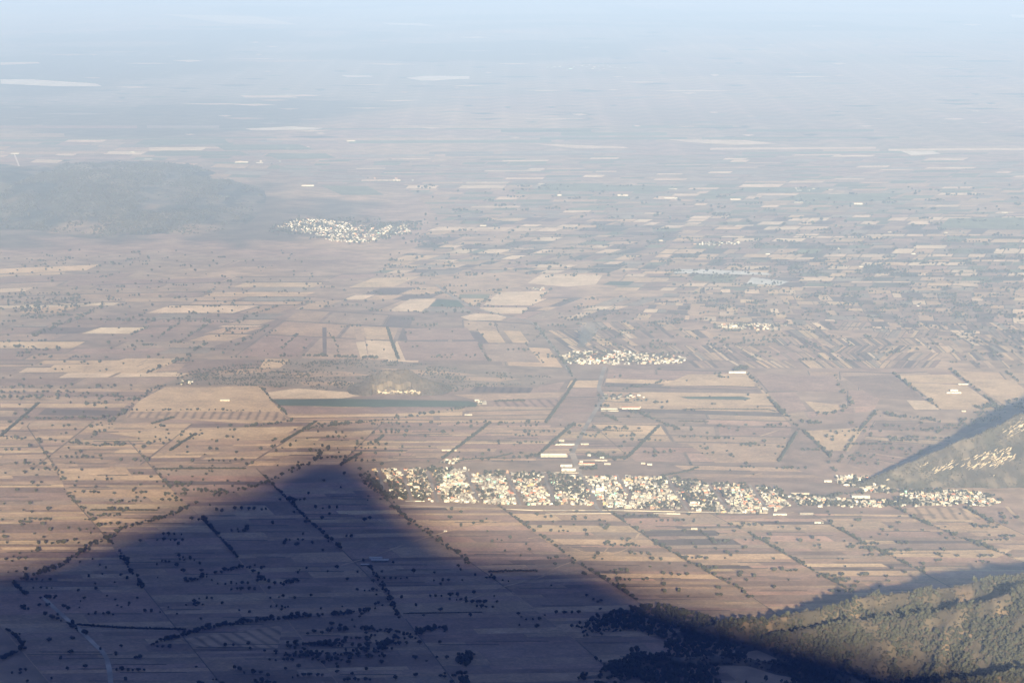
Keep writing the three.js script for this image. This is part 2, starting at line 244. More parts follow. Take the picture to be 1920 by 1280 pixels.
// herringbone of narrow strips, right
{ const r = rng(1234), rowY = [604, 619, 634, 648, 661, 676, 690]; for (let k = 0; k < 6; k++) { const y0 = rowY[k], y1 = rowY[k + 1]; let x = k < 4 ? 1015 + k * 12 : 1290; while (x < 1950) { const w = 50 + r() * 110, lean = (x < 1560 ? 22 : x < 1680 ? -16 : 20) * (0.7 + r() * 0.5), n = Math.round(w / (5 + r() * 6)); if (r() < 0.9) parcels([[x, y0], [x + w, y0], [x + w + lean, y1], [x + lean, y1]], n, [1, 1.4], PAL.strip, { seed: k * 100 + Math.round(x), swap: true, skip: 0.18, edges: 0.6 }); x += w + 4 + r() * 14; } } }
parcels([[1000, 560], [1260, 556], [1190, 596], [960, 600]], 3, [6, 9], PAL.mid, { lean: 1.4, seed: 105, skip: 0.15 });
parcels([[1260, 540], [1600, 545], [1640, 620], [1190, 600]], 11, [14, 22], PAL.strip, { lean: -0.5, seed: 106, skip: 0.22, edges: 0.35 });
parcels([[1600, 545], [1960, 540], [1960, 640], [1640, 622]], 12, [10, 16], PAL.strip, { seed: 107, skip: 0.25, edges: 0.35 });
// wide patchwork farther away
parcels([[800, 452], [1260, 452], [1180, 512], [700, 512]], 11, [12, 18], PAL.far, { lean: 1.6, seed: 110, skip: 0.2 });
parcels([[840, 400], [1300, 405], [1260, 452], [780, 452]], 8, [8, 13], PAL.far, { lean: 1.8, seed: 111, skip: 0.2 });
parcels([[1300, 405], [1960, 400], [1960, 455], [1260, 452]], 9, [13, 20], PAL.far, { lean: 1.2, seed: 112, skip: 0.1 });
parcels([[1260, 456], [1960, 455], [1960, 505], [1200, 505]], 8, [14, 22], PAL.far, { lean: 0.5, seed: 113, skip: 0.12 });
parcels([[1180, 508], [1960, 505], [1960, 545], [1150, 545]], 8, [14, 20], PAL.far, { lean: 0.6, seed: 114, skip: 0.15 });
parcels([[760, 345], [1960, 340], [1960, 400], [820, 402]], 14, [18, 28], PAL.farther, { lean: 2.2, seed: 115, skip: 0.2 });
parcels([[520, 300], [1960, 285], [1960, 342], [600, 345]], 17, [16, 26], PAL.farther, { lean: 2.5, seed: 116, skip: 0.35 });
parcels([[-40, 262], [560, 262], [620, 338], [-40, 316]], 12, [8, 14], PAL.farther, { lean: 2.5, seed: 117, skip: 0.5 });
parcels([[-40, 235], [1960, 235], [1960, 285], [-40, 300]], 12, [6, 10], PAL.farther, { seed: 118, skip: 0.6 });
// fields one can pick out
const big = (pts, c, l = 3, name = 'field', rows = false) => field(pts, C[c] ?? c, { l, vary: 0.02, name, rows });
big([[300, 722], [350, 704], [480, 680], [520, 672], [700, 675], [830, 690], [900, 694], [1000, 706], [1040, 716], [1000, 724], [890, 722], [840, 733], [690, 738], [500, 724], [420, 722]], [0.25, 0.205, 0.155], 4, 'scrubland');
for (const q of [[[520, 700], [640, 696], [700, 704], [560, 708]], [[700, 690], [830, 696], [900, 704], [790, 703]], [[880, 706], [980, 710], [930, 716], [860, 712]], [[400, 696], [500, 690], [520, 696], [410, 704]], [[560, 716], [660, 716], [680, 722], [570, 723]]]) big(q, 'tan', 6, 'clearing');
big([[309, 726], [487, 725], [538, 786], [541, 790], [470, 794], [235, 781], [259, 752]], 'straw');
big([[240, 772], [524, 772], [540, 789], [235, 783]], 'tan', 5, 'field', true);
big([[503, 749], [640, 747.5], [880, 752], [897, 757], [892, 763], [640, 763], [524, 760]], 'green', 5);
big([[500, 736], [560, 728], [640, 728], [684, 741], [640, 747], [508, 747]], 'pale', 4);
big([[524, 761], [640, 764], [892, 764], [740, 776], [540, 776]], 'mauve', 4);
big([[85, 697], [101, 684], [201, 682], [235, 672], [340, 672], [289, 699], [180, 700]], 'straw', 4);
big([[805, 575], [821, 561], [858, 563], [872, 576]], 'green', 6);
big([[729, 583], [768, 561], [818, 560], [795, 585]], 'pale', 5);
big([[797, 578], [874, 578], [886, 585], [790, 585]], 'grey', 5);
big([[818, 540], [862, 514], [983, 534], [935, 548], [850, 549]], 'tan', 5);
big([[862, 552], [920, 552], [912, 560], [860, 558]], 'sage', 5);
big([[862, 560], [908, 561], [888, 574]], 'straw', 5);
big([[899, 578], [936, 548], [1030, 546], [979, 588], [930, 588]], 'pale', 5);
big([[905, 572], [1000, 573], [994, 577], [900, 577]], 'mauve', 6);
big([[863, 594], [892, 588], [942, 590], [950, 595], [940, 601], [880, 601]], 'pale', 5);
big([[989, 531], [1016, 514], [1130, 516], [1117, 534], [1060, 538]], 'pale', 5);
big([[1130, 534], [1144, 528], [1190, 528], [1177, 536]], 'green', 5);
big([[1262, 505], [1330, 505], [1440, 512], [1448, 516], [1340, 514], [1265, 512]], 'plastic', 5);
big([[1410, 520], [1480, 528], [1462, 535], [1400, 532]], 'plastic', 5);
big([[1305, 515], [1385, 517], [1372, 530], [1296, 526]], 'sage', 5);
big([[667, 641], [684, 641], [690, 671], [676, 671]], 'pale', 5);
big([[686, 638], [731, 640], [741, 674], [692, 673]], 'pale', 5);
big([[664, 615], [676, 615], [684, 638], [668, 638]], 'tan', 5);
big([[682, 614], [724, 614], [732, 637], [687, 637]], 'straw', 5);
big([[604, 614], [612, 614], [612, 668], [605, 668]], 'dark', 5);
big([[758, 616], [876, 615], [890, 637], [764, 638]], 'mauve', 5);
big([[896, 620], [932, 620], [948, 643], [916, 643]], 'straw', 5);
big([[944, 620], [976, 621], [992, 643], [962, 643]], 'straw', 5);
big([[745, 641], [895, 640], [915, 676], [760, 676]], 'mauve', 5);
big([[905, 645], [985, 645], [1014, 680], [918, 678]], 'soil', 5);
big([[485, 692], [497, 673], [545, 673], [524, 690]], 'straw', 5);
big([[355, 675], [500, 673], [480, 698], [330, 700]], 'brown', 4);
big([[890, 725], [1002, 727], [992, 738], [880, 735]], 'dark', 5, 'field', true);
big([[1000, 727], [1060, 715], [1046, 735], [994, 738]], 'mauve', 5);
big([[850, 740], [1060, 735], [1048, 745], [900, 752]], 'tan', 5);
big([[930, 752], [1048, 748], [1040, 764], [925, 762]], 'mauve', 6, 'field', true);
big([[1275, 744], [1390, 743], [1409, 747], [1400, 750], [1290, 748]], 'green', 6);
big([[1290, 702], [1400, 701], [1418, 722], [1240, 724]], 'straw', 5);
big([[1200, 735], [1440, 738], [1456, 760], [1180, 760]], 'straw', 5);
big([[1415, 702], [1562, 704], [1580, 735], [1440, 732]], 'mauve', 5);
big([[1509, 752], [1590, 761], [1560, 776], [1534, 776]], 'straw', 6);
big([[1680, 704], [1786, 702], [1810, 720], [1704, 716]], 'straw', 5);
big([[1706, 718], [1812, 722], [1872, 764], [1762, 762]], 'straw', 5);
big([[1812, 712], [1900, 712], [1960, 760], [1885, 760]], 'straw', 5);
big([[1700, 750], [1745, 752], [1762, 768], [1716, 768]], 'pale', 6);
big([[1580, 706], [1672, 702], [1740, 752], [1640, 745]], 'brown', 4);
big([[1500, 806], [1550, 808], [1560, 860], [1472, 862]], 'brown', 4);
big([[1510, 808], [1620, 802], [1592, 846], [1552, 844]], 'straw', 5);
big([[1290, 832], [1480, 832], [1462, 866], [1342, 868]], 'tan', 5);
big([[1695, 952], [1800, 952], [1842, 975], [1738, 973]], 'tan', 5, 'field', true);
big([[1810, 952], [1895, 952], [1930, 976], [1848, 974]], 'mauve', 5);
big([[1640, 1034], [1900, 1030], [1870, 1046], [1680, 1044]], 'straw', 5);
big([[1640, 1020], [1850, 1018], [1890, 1028], [1650, 1030]], 'brown', 5);
big([[790, 902], [812, 906], [818, 930], [800, 932]], 'soil', 5);
big([[330, 1200], [530, 1172], [520, 1215], [380, 1212]], 'tan', 5, 'field', true);
big([[0, 738], [262, 752], [255, 757], [0, 745]], 'tan', 5);
big([[0, 757], [240, 757], [232, 764], [0, 764]], 'straw', 5);
big([[84, 766], [232, 770], [224, 780], [70, 778]], 'dark', 5);
big([[200, 812], [350, 806], [560, 800], [540, 812], [440, 822], [300, 826]], 'straw', 5);
// pale ground, far off
big([[0, 150], [60, 150], [180, 158], [190, 163], [100, 163], [0, 158]], 'white', 8, 'pale_flat');
big([[760, 147], [800, 143], [880, 144], [880, 149], [790, 152]], 'white', 8, 'pale_flat');
big([[1690, 284], [1750, 284], [1765, 289], [1710, 292]], 'white', 8, 'pale_flat');
big([[1250, 262], [1400, 264], [1460, 270], [1380, 273], [1290, 267]], 'pale', 8, 'pale_flat');
big([[460, 242], [550, 238], [606, 241], [590, 244], [470, 245]], 'white', 8, 'pale_flat');
big([[450, 180], [540, 180], [560, 184], [460, 184]], 'pale', 8, 'pale_flat');
big([[1895, 29], [1990, 29], [1990, 36], [1900, 35]], 'white', 8, 'pale_flat');
big([[300, 28], [480, 32], [560, 48], [430, 46]], 'pale', 8, 'pale_flat');
big([[716, 44], [790, 45], [816, 50], [730, 48]], 'white', 8, 'pale_flat');
big([[640, 142], [690, 143], [700, 145], [650, 146]], 'white', 8, 'pale_flat');
big([[0, 118], [70, 117], [75, 120], [0, 123]], 'pale', 8, 'pale_flat');
big([[1000, 270], [1170, 276], [1180, 279], [1080, 279]], 'pale', 8, 'pale_flat');
for (const q of [[[270, 262], [420, 261], [430, 270], [250, 272]], [[400, 272], [560, 271], [590, 281], [420, 282]], [[300, 284], [450, 284], [470, 292], [290, 293]], [[500, 290], [610, 288], [630, 297], [520, 299]], [[1040, 345], [1290, 350], [1240, 360], [990, 358]], [[1400, 352], [1560, 352], [1540, 362], [1370, 360]], [[1500, 365], [1700, 362], [1640, 378], [1450, 376]], [[600, 348], [690, 350], [720, 366], [640, 366]], [[1780, 410], [1920, 408], [1940, 430], [1760, 428]]]) big(q, 'sage', 6);
{
  const r = rng(5);
  for (let i = 0; i < 300; i++) { const y = 40 + 225 * Math.pow(r(), 0.8), x = r() * 1960 - 20, w = 15 + r() * r() * 190, h = 0.8 + r() * 2.4; big([[x, y], [x + w * 0.6, y - h * 0.4], [x + w, y + h * 0.3], [x + w * 0.5, y + h]], ['pale', 'grey', 'tan', 'scrub', 'scrub', 'sage'][Math.floor(r() * 6)], 7, 'pale_flat'); }
}
{
  const farmland = group('farmland'); tag(farmland, 'patchwork of stubble, ploughed and green fields on the plain', null, null, 'structure');
  fields.sort((a, b) => b.area - a.area);
  fields.slice(0, 290).forEach((f) => mesh('field', f.g, f.rows ? rowMat : fieldMat, farmland));
  const rest = mesh('small_fields', mergeGeometries(fields.slice(290).map((f) => f.g)), fieldMat, farmland); rest.userData.kind = 'stuff';
}

// ------------------------------------------------------------------ roads and tracks
function road(name, pts, width, m, label, l = 12) {
  const w = new THREE.CatmullRomCurve3(pts.map(([x, y]) => at(x, y)), false, 'centripetal').getSpacedPoints(pts.length * 10), pos = [], idx = [], uv = [];
  let s = 0; w.forEach((p, i) => { const t = (w[i + 1] ?? p).clone().sub(w[i - 1] ?? p).normalize(), y = lift(p.z, l); if (i) s += p.distanceTo(w[i - 1]); pos.push(p.x + t.z * width / 2, y, p.z - t.x * width / 2, p.x - t.z * width / 2, y, p.z + t.x * width / 2); uv.push(0, s, width, s); if (i) { const a = i * 2 - 2; idx.push(a, a + 1, a + 2, a + 1, a + 3, a + 2); } });
  return tag(mesh(name, build(pos, idx, null, uv), m), label, null, null, 'structure');
}
const asphalt = mat(0.27, 0.255, 0.24, 0.9, { map: soilTex }), dirt = mat(0.46, 0.36, 0.25, 1, { map: soilTex }), greyDirt = mat(0.36, 0.32, 0.28, 1, { map: soilTex });
const streets = [[[709, 878], [715, 902], [724, 935]], [[752, 878], [760, 902], [772, 941]], [[801, 883], [810, 910], [821, 942]], [[875, 884], [884, 910], [898, 943]], [[951, 888], [962, 915], [976, 948]], [[1017, 885], [1026, 908], [1041, 945]], [[1086, 887], [1092, 895], [1109, 922], [1120, 953], [1132, 962]], [[1156, 890], [1168, 910], [1184, 940]], [[1250, 893], [1268, 925], [1290, 958]], [[1325, 905], [1345, 930], [1370, 960]], [[1405, 908], [1420, 930], [1445, 960]]];
streets.forEach((s, i) => road('street', s, i === 6 ? 7 : 5, asphalt, 'grey village street between rows of pale houses'));
road('road', [[1134, 688], [1126, 715], [1124, 732], [1133, 743], [1120, 765], [1107, 786], [1083, 830], [1073, 850]], 9, asphalt, 'grey paved road leading from the far village to the main town');
road('road', [[1073, 850], [1076, 858], [1081, 870], [1086, 887]], 12, greyDirt, 'broad pale road entering the main town');
road('road', [[818, 534], [848, 556], [889, 578], [920, 586], [946, 593], [996, 605], [1020, 630], [1050, 669], [1073, 706]], 9, asphalt, 'dark road curving past the green triangular field');
road('dirt_track', [[82, 1122], [112, 1150], [154, 1186], [175, 1207], [195, 1227], [203, 1250], [208, 1290]], 7, mat(0.42, 0.40, 0.38, 1, { map: soilTex }), 'pale track running down through the shadowed fields');
road('dirt_track', [[640, 1060], [696, 1044], [740, 1028], [779, 1014], [831, 999], [880, 986], [940, 976]], 4, dirt, 'thin pale track crossing the shadow edge below the town');
road('dirt_track', [[865, 1130], [947, 1100], [1015, 1082], [1030, 1072], [1060, 1058], [1090, 1050], [1170, 1032], [1200, 999]], 4, dirt, 'winding pale footpath in the shadow below the town');
road('dirt_track', [[990, 1010], [1010, 1008], [1120, 1040], [1150, 1020], [1190, 1010]], 3, dirt, 'short pale track between scattered trees');
road('road', [[930, 946], [1000, 951], [1040, 963], [1075, 953], [1080, 945]], 4, dirt, 'pale lane looping below the front of the town');
road('dirt_track', [[1280, 985], [1400, 975], [1455, 968], [1490, 960]], 4, dirt, 'pale track along the fields below the town');
road('dirt_track', [[1430, 888], [1350, 898], [1240, 892]], 3, dirt, 'pale lane behind the town');
road('dirt_track', [[1398, 696], [1440, 745], [1488, 796]], 5, dirt, 'dirt lane along the tree line right of the road');
road('dirt_track', [[1426, 818], [1445, 812], [1462, 806]], 5, dirt, 'short bright track in the brown fields');
road('dirt_track', [[894, 752], [900, 762], [910, 764]], 4, dirt, 'curved track at the end of the green strip');
road('dirt_track', [[1888, 950], [1906, 968], [1960, 1000]], 6, dirt, 'pale track at the right edge');
road('dirt_track', [[25, 288], [32, 305], [36, 316]], 6, mat(0.5, 0.45, 0.38), 'pale straight road far away at the left');

// ------------------------------------------------------------------ the mountain behind the camera, whose shadow lies on the plain
{
  const tan = Math.tan(SUN_ELEVATION), across = new THREE.Vector3(az.z, 0, -az.x);      // points to the right of the photo
  const edge = [[-420, 1185], [-250, 1125], [-100, 1085], [0, 1062], [100, 1043], [200, 1010], [300, 970], [400, 936], [480, 908], [530, 880], [565, 860], [600, 850], [650, 856], [695, 882], [730, 932], [780, 980], [840, 1022], [900, 1038], [1000, 1042], [1070, 1046], [1130, 1072], [1200, 1112], [1320, 1146], [1480, 1190], [1660, 1238], [1930, 1292]];
  const prof = edge.map(([px, py]) => { const g = at(px, py), r = new THREE.Vector3(g.x - summit.x, 0, g.z - summit.z); return [r.dot(across), -r.dot(az) * tan]; }).sort((a, b) => a[0] - b[0]);
  const first = prof[0], last = prof[prof.length - 1];
  const P = (u) => u < first[0] ? Math.max(0, first[1] + (u - first[0]) * 0.36) : u > last[0] ? Math.max(0, last[1] - (u - last[0]) * 0.5) : interp(prof, u, 1);
  const pos = [], idx = [], col = [], uv = [], nu = 300, nv = 90;
  for (let j = 0; j <= nv; j++) for (let i = 0; i <= nu; i++) {
    const u = lerp(-3600, 3000, i / nu), w = j / nv * 2 - 1, v = w * Math.abs(w) * 2600, p = P(u), L = (v > 0 ? 2.3 : 3.0) * p + 1, k = clamp(1 - Math.abs(v) / L, 0, 1);
    const y = p * Math.pow(k, 2.3) - 4 - (fbm(u / 130, v / 130, 5)) * 60 * smooth(60, 400, Math.abs(v)) * k, x = summit.x + across.x * u - az.x * v, z = summit.z + across.z * u - az.z * v;
    pos.push(x, Math.abs(v) < 1 ? p : y, z); uv.push(x, z); col.push(...mixc(C.scrub, [0.2, 0.18, 0.15], smooth(700, 1000, y + fbm(u / 50, v / 50, 3) * 200)));
  }
  for (let j = 0; j < nv; j++) for (let i = 0; i < nu; i++) { const a = j * (nu + 1) + i, c = a + nu + 1; idx.push(a, c, a + 1, a + 1, c, c + 1); }
  const g = build(pos, idx, col, uv), m = mesh('mountain', g, soilMat); tag(m, 'scrub covered mountain on which the photographer stands, behind the view', null, null, 'structure');
  let best = -1e9; for (let i = 0; i < pos.length; i += 3) if (Math.hypot(pos[i], pos[i + 2]) < 40) best = Math.max(best, pos[i + 1]);
  console.log('mountain near camera', best.toFixed(0), 'peak', Math.max(...prof.map((p) => p[1])).toFixed(0));
}

// ------------------------------------------------------------------ hills
const rocky = (x, y, z) => mixc(mixc([0.06, 0.056, 0.05], [0.11, 0.1, 0.088], smooth(0.45, 0.62, fbm(x / 14, z / 14, 4))), [0.034, 0.036, 0.027], smooth(0.5, 0.65, fbm(x / 40 + 7, z / 40, 4)) * 0.8);
const hillX0 = hillCrest[0][0] - 5, hillX1 = hillCrest[hillCrest.length - 1][0];
const hill = relief('hill', hillHeight, hillX0, hillX1, at(1600, 925).z, at(1600, 760).z, 330, 260, rocky);
tag(hill, 'steep scrubby grey hill with pale rock outcrops at the right edge', null, null, 'structure');
const footCol = (x, y, z) => mixc(mixc([0.108, 0.095, 0.072], [0.064, 0.06, 0.046], smooth(0.4, 0.6, fbm(x / 30, z / 30, 4))), [0.19, 0.148, 0.105], smooth(0.6, 0.68, fbm(x / 24 + 40, z / 60, 4)));
const fz0 = at(960, 1470).z, fz1 = at(2200, 1040).z - 120;
const foot = relief('foothills', footHeight, at(1180, 1200).x - 200, at(2300, 1100).x, fz0, fz1 - 300, 300, 420, footCol);
tag(foot, 'wooded spurs of the mountain foot at the lower right', null, null, 'structure');
const cone = relief('cone_hill', coneHeight, conePos.x - 125, conePos.x + 145, conePos.z + 25, conePos.z - 175, 120, 90, (x, y, z) => mixc([0.105, 0.092, 0.076], [0.135, 0.117, 0.095], smooth(0.4, 0.65, fbm(x / 8, z / 12, 4))));
tag(cone, 'small grey rounded hill with a pale quarry at its foot', null, null, 'structure');
const lx0 = leftCrest[0][0], lx1 = leftCrest[leftCrest.length - 1][0];
const left = relief('wooded_slope', leftHeight, lx0, lx1, at(0, 500).z, at(0, 290).z, 200, 300, (x, y, z) => mixc(C.soil, mixc(mixc([0.08, 0.082, 0.062], [0.15, 0.138, 0.11], smooth(0.45, 0.6, fbm(x / 160, z / 420, 5))), [0.04, 0.048, 0.034], smooth(0.5, 0.6, fbm(x / 60, z / 180, 4)) * 0.8), 0.3 + 0.7 * smooth(0.38, 0.5, fbm(x / 210 + 9, z / 500, 4) + 0.12)));
tag(left, 'long low scrub covered hillside at the left in the haze', null, null, 'structure');

// rocks: tilted slabs of pale limestone set into the slopes
const rockMats = [mat(0.28, 0.252, 0.212, 1, { map: soilTex }), mat(0.19, 0.174, 0.15, 1, { map: soilTex }), mat(0.38, 0.345, 0.285, 1, { map: soilTex })];
function rockGeo(seed) { const r = rng(seed), g = new THREE.IcosahedronGeometry(1, 1), p = g.attributes.position, off = new Map(); for (let i = 0; i < p.count; i++) { const k = [p.getX(i), p.getY(i), p.getZ(i)].map((v) => v.toFixed(3)).join(); if (!off.has(k)) off.set(k, 0.7 + r() * 0.6); const s = off.get(k); p.setXYZ(i, p.getX(i) * s, p.getY(i) * s, p.getZ(i) * s); } g.computeVertexNormals(); return g; }
const rockGeos = [1, 2, 3, 4, 5].map(rockGeo);
{
  const r = rng(77);
  const zones = [[[[1735, 886], [1790, 862], [1830, 855], [1870, 843], [1898, 842], [1908, 866], [1895, 862], [1870, 876], [1820, 880], [1780, 880]], 290, 0.95], [[[1878, 805], [1900, 796], [1930, 772], [1960, 772], [1930, 806], [1905, 815], [1890, 822]], 120, 0.95], [[[1655, 902], [1666, 899], [1668, 903], [1658, 905]], 5, 0.7], [[[1735, 880], [1760, 872], [1780, 885], [1765, 900], [1740, 890]], 14, 0.6], [[[1850, 886], [1878, 876], [1872, 890], [1858, 896]], 8, 0.6], [[[1722, 872], [1740, 864], [1740, 868], [1728, 876]], 8, 0.7], [[[1640, 898], [1720, 864], [1800, 832], [1900, 790], [1910, 840], [1830, 852], [1740, 880], [1660, 908]], 130, 0.32]];
  for (const [poly, n, s] of zones) {
    const xs = poly.map((p) => p[0]), ys = poly.map((p) => p[1]); let made = 0, tries = 0;
    while (made < n && tries++ < 4000) { const x = lerp(Math.min(...xs), Math.max(...xs), r()), y = lerp(Math.min(...ys), Math.max(...ys), r()); if (!inside(poly, x, y) || fbm(x / 16, y / 5, 2) < 0.38) continue;
      const p = hit(x, y), o = mesh('rock', rockGeos[Math.floor(r() * 5)], rockMats[Math.floor(r() * 3)], hill); o.position.set(p.x, p.y - 0.3, p.z - 0.6); o.rotation.set(-0.5 + r() * 0.5, r() * 0.5, 0.55 + (r() - 0.5) * 0.3); o.scale.set((3.5 + r() * 6.5) * s, (0.7 + r() * 0.9) * s, (1.4 + r() * 1.6) * s); made++; }
  }
  for (let i = 0; i < 70; i++) { const x = lerp(708, 787, r()), y = 737.5 - r() * 5 - (x > 755 && x < 772 ? 2.5 * r() : 0), p = hit(x, y), o = mesh('quarry_rock', rockGeos[i % 5], rockMats[i % 2 ? 2 : 0], cone); o.position.set(p.x, p.y, p.z); o.scale.set(2 + r() * 3, 1.4 + r() * 2, 1.5 + r()); o.rotation.y = r() * 6; }
}

// ------------------------------------------------------------------ houses
const WALL = { white: [0.4, 0.415, 0.42], cream: [0.3, 0.29, 0.265], concrete: [0.155, 0.155, 0.155], pink: [0.4, 0.3, 0.25], ochre: [0.36, 0.27, 0.16], brick: [0.26, 0.16, 0.12], turquoise: [0.22, 0.5, 0.46] };
const wallMat = Object.fromEntries(Object.entries(WALL).map(([k, c]) => [k, mat(...c, 0.95, { map: soilTex })]));
const roofMat = { slab: mat(0.26, 0.245, 0.225, 0.95, { map: soilTex }), tile: mat(0.42, 0.17, 0.11, 0.9, { map: soilTex }), sheet: mat(0.34, 0.34, 0.34, 0.6), lime: mat(0.42, 0.40, 0.36, 0.95, { map: soilTex }) };
const glassMat = mat(0.05, 0.055, 0.06, 0.25), doorMats = [mat(0.12, 0.07, 0.045, 0.7), mat(0.1, 0.12, 0.14, 0.7), mat(0.16, 0.15, 0.14, 0.6)], tankMat = mat(0.03, 0.03, 0.032, 0.6);
const unit = new THREE.BoxGeometry(1, 1, 1).translate(0, 0.5, 0), tankGeo = new THREE.CylinderGeometry(0.55, 0.6, 1.4, 8).translate(0, 0.7, 0);
function gable(w, h, d) { const g = build([-w / 2, 0, d / 2, w / 2, 0, d / 2, w / 2, 0, -d / 2, -w / 2, 0, -d / 2, -w / 2, h, 0, w / 2, h, 0], [0, 1, 5, 0, 5, 4, 2, 3, 4, 2, 4, 5, 3, 0, 4, 1, 2, 5, 0, 2, 1, 0, 3, 2]); const n = g.toNonIndexed(); n.computeVertexNormals(); n.setAttribute('uv', new THREE.Float32BufferAttribute(new Float32Array(n.attributes.position.count * 2), 2)); return n; }
const gableGeo = gable(1, 1, 1);
function put(name, geo, m, parent, x, y, z, sx, sy, sz) { const o = mesh(name, geo, m, parent), q = parent.isMesh ? parent : null; if (q) { o.position.set((x - q.position.x) / q.scale.x, (y - q.position.y) / q.scale.y, (z - q.position.z) / q.scale.z); o.scale.set(sx / q.scale.x, sy / q.scale.y, sz / q.scale.z); } else { o.position.set(x, y, z); o.scale.set(sx, sy, sz); } return o; }
// house: { w, d, h, wall, roof, tank, wing, doorX, winX }   (front faces +z before turning)
function houseParts(s) {
  const p = []; // [name, geo, material, colour, x,y,z, sx,sy,sz]
  p.push(['wall', unit, wallMat[s.wall], WALL[s.wall], 0, 0, 0, s.w, s.h, s.d]);
  if (s.roof === 'tile') p.push(['roof', gableGeo, roofMat.tile, [0.42, 0.17, 0.11], 0, s.h, 0, s.w + 0.6, 1.5, s.d + 0.6]);
  else { p.push(['roof', unit, roofMat[s.roof], s.roof === 'lime' ? [0.42, 0.40, 0.36] : s.roof === 'sheet' ? [0.34, 0.34, 0.34] : [0.26, 0.245, 0.225], 0, s.h - 0.05, 0, s.w - 0.5, 0.12, s.d - 0.5]);
    const c = WALL[s.wall], m = wallMat[s.wall]; for (const k of [-1, 1]) { p.push(['parapet', unit, m, c, 0, s.h, k * (s.d / 2 - 0.12), s.w + 0.02, 0.5, 0.25]); p.push(['parapet', unit, m, c, k * (s.w / 2 - 0.12), s.h, 0, 0.25, 0.47, s.d - 0.52]); } }
  p.push(['door', unit, doorMats[s.door], [0.12, 0.1, 0.09], s.doorX, 0.02, s.d / 2, 1.1, 2.1, 0.12]);
  for (const x of s.winX) for (let f = 0; f < (s.h > 4.6 ? 2 : 1); f++) p.push(['window', unit, glassMat, [0.05, 0.055, 0.06], x, 1 + f * 2.7, s.d / 2, 1.4, 1.2, 0.1]);
  if (s.wing) p.push(['wing', unit, wallMat[s.wall], WALL[s.wall], s.wing * (s.w / 2 + 1.8), 0, -s.d * 0.15, 3.6, 2.5, s.d * 0.6]);
  if (s.tank) p.push(['water_tank', tankGeo, tankMat, [0.03, 0.03, 0.032], s.w * 0.28, s.h + 0.1, -s.d * 0.2, 1, 1, 1]);
  return p;
}
const houses = [];
function makeHouse(r, mood) {
  const w = 3.3 + r() * r() * 6.5 + (r() < 0.06 ? 6 : 0), d = 3.6 + r() * 3.2, h = r() < 0.12 ? 4.8 : 2 + r() * 0.8, q = r();
  const wall = q < 0.2 ? 'white' : q < 0.46 ? 'cream' : q < 0.88 ? 'concrete' : q < 0.92 ? 'pink' : q < 0.95 ? 'ochre' : q < 0.99 ? 'brick' : 'turquoise', t = r();
  const roof = t < 0.035 ? 'tile' : t < 0.52 ? 'slab' : t < 0.62 ? 'sheet' : 'lime';
  return { w, d, h, wall, roof, door: Math.floor(r() * 3), doorX: (r() - 0.5) * w * 0.3, winX: w > 8 ? [-w * 0.34, w * 0.34] : [w * (r() < 0.5 ? -0.32 : 0.32)], wing: r() < 0.3 ? (r() < 0.5 ? -1 : 1) : 0, tank: r() < 0.25 };
}
const treeSpots = [];            // [x, z, size, label, group]
function distTo(poly, x, y) { let m = 1e9; for (let i = 1; i < poly.length; i++) { const [a, b] = poly[i - 1], [c, d] = poly[i], t = clamp(((x - a) * (c - a) + (y - b) * (d - b)) / ((c - a) ** 2 + (d - b) ** 2), 0, 1); m = Math.min(m, Math.hypot(x - a - t * (c - a), y - b - t * (d - b))); } return m; }
const streetWorld = streets.map((s) => s.map(([x, y]) => { const p = at(x, y); return [p.x, p.z]; }));
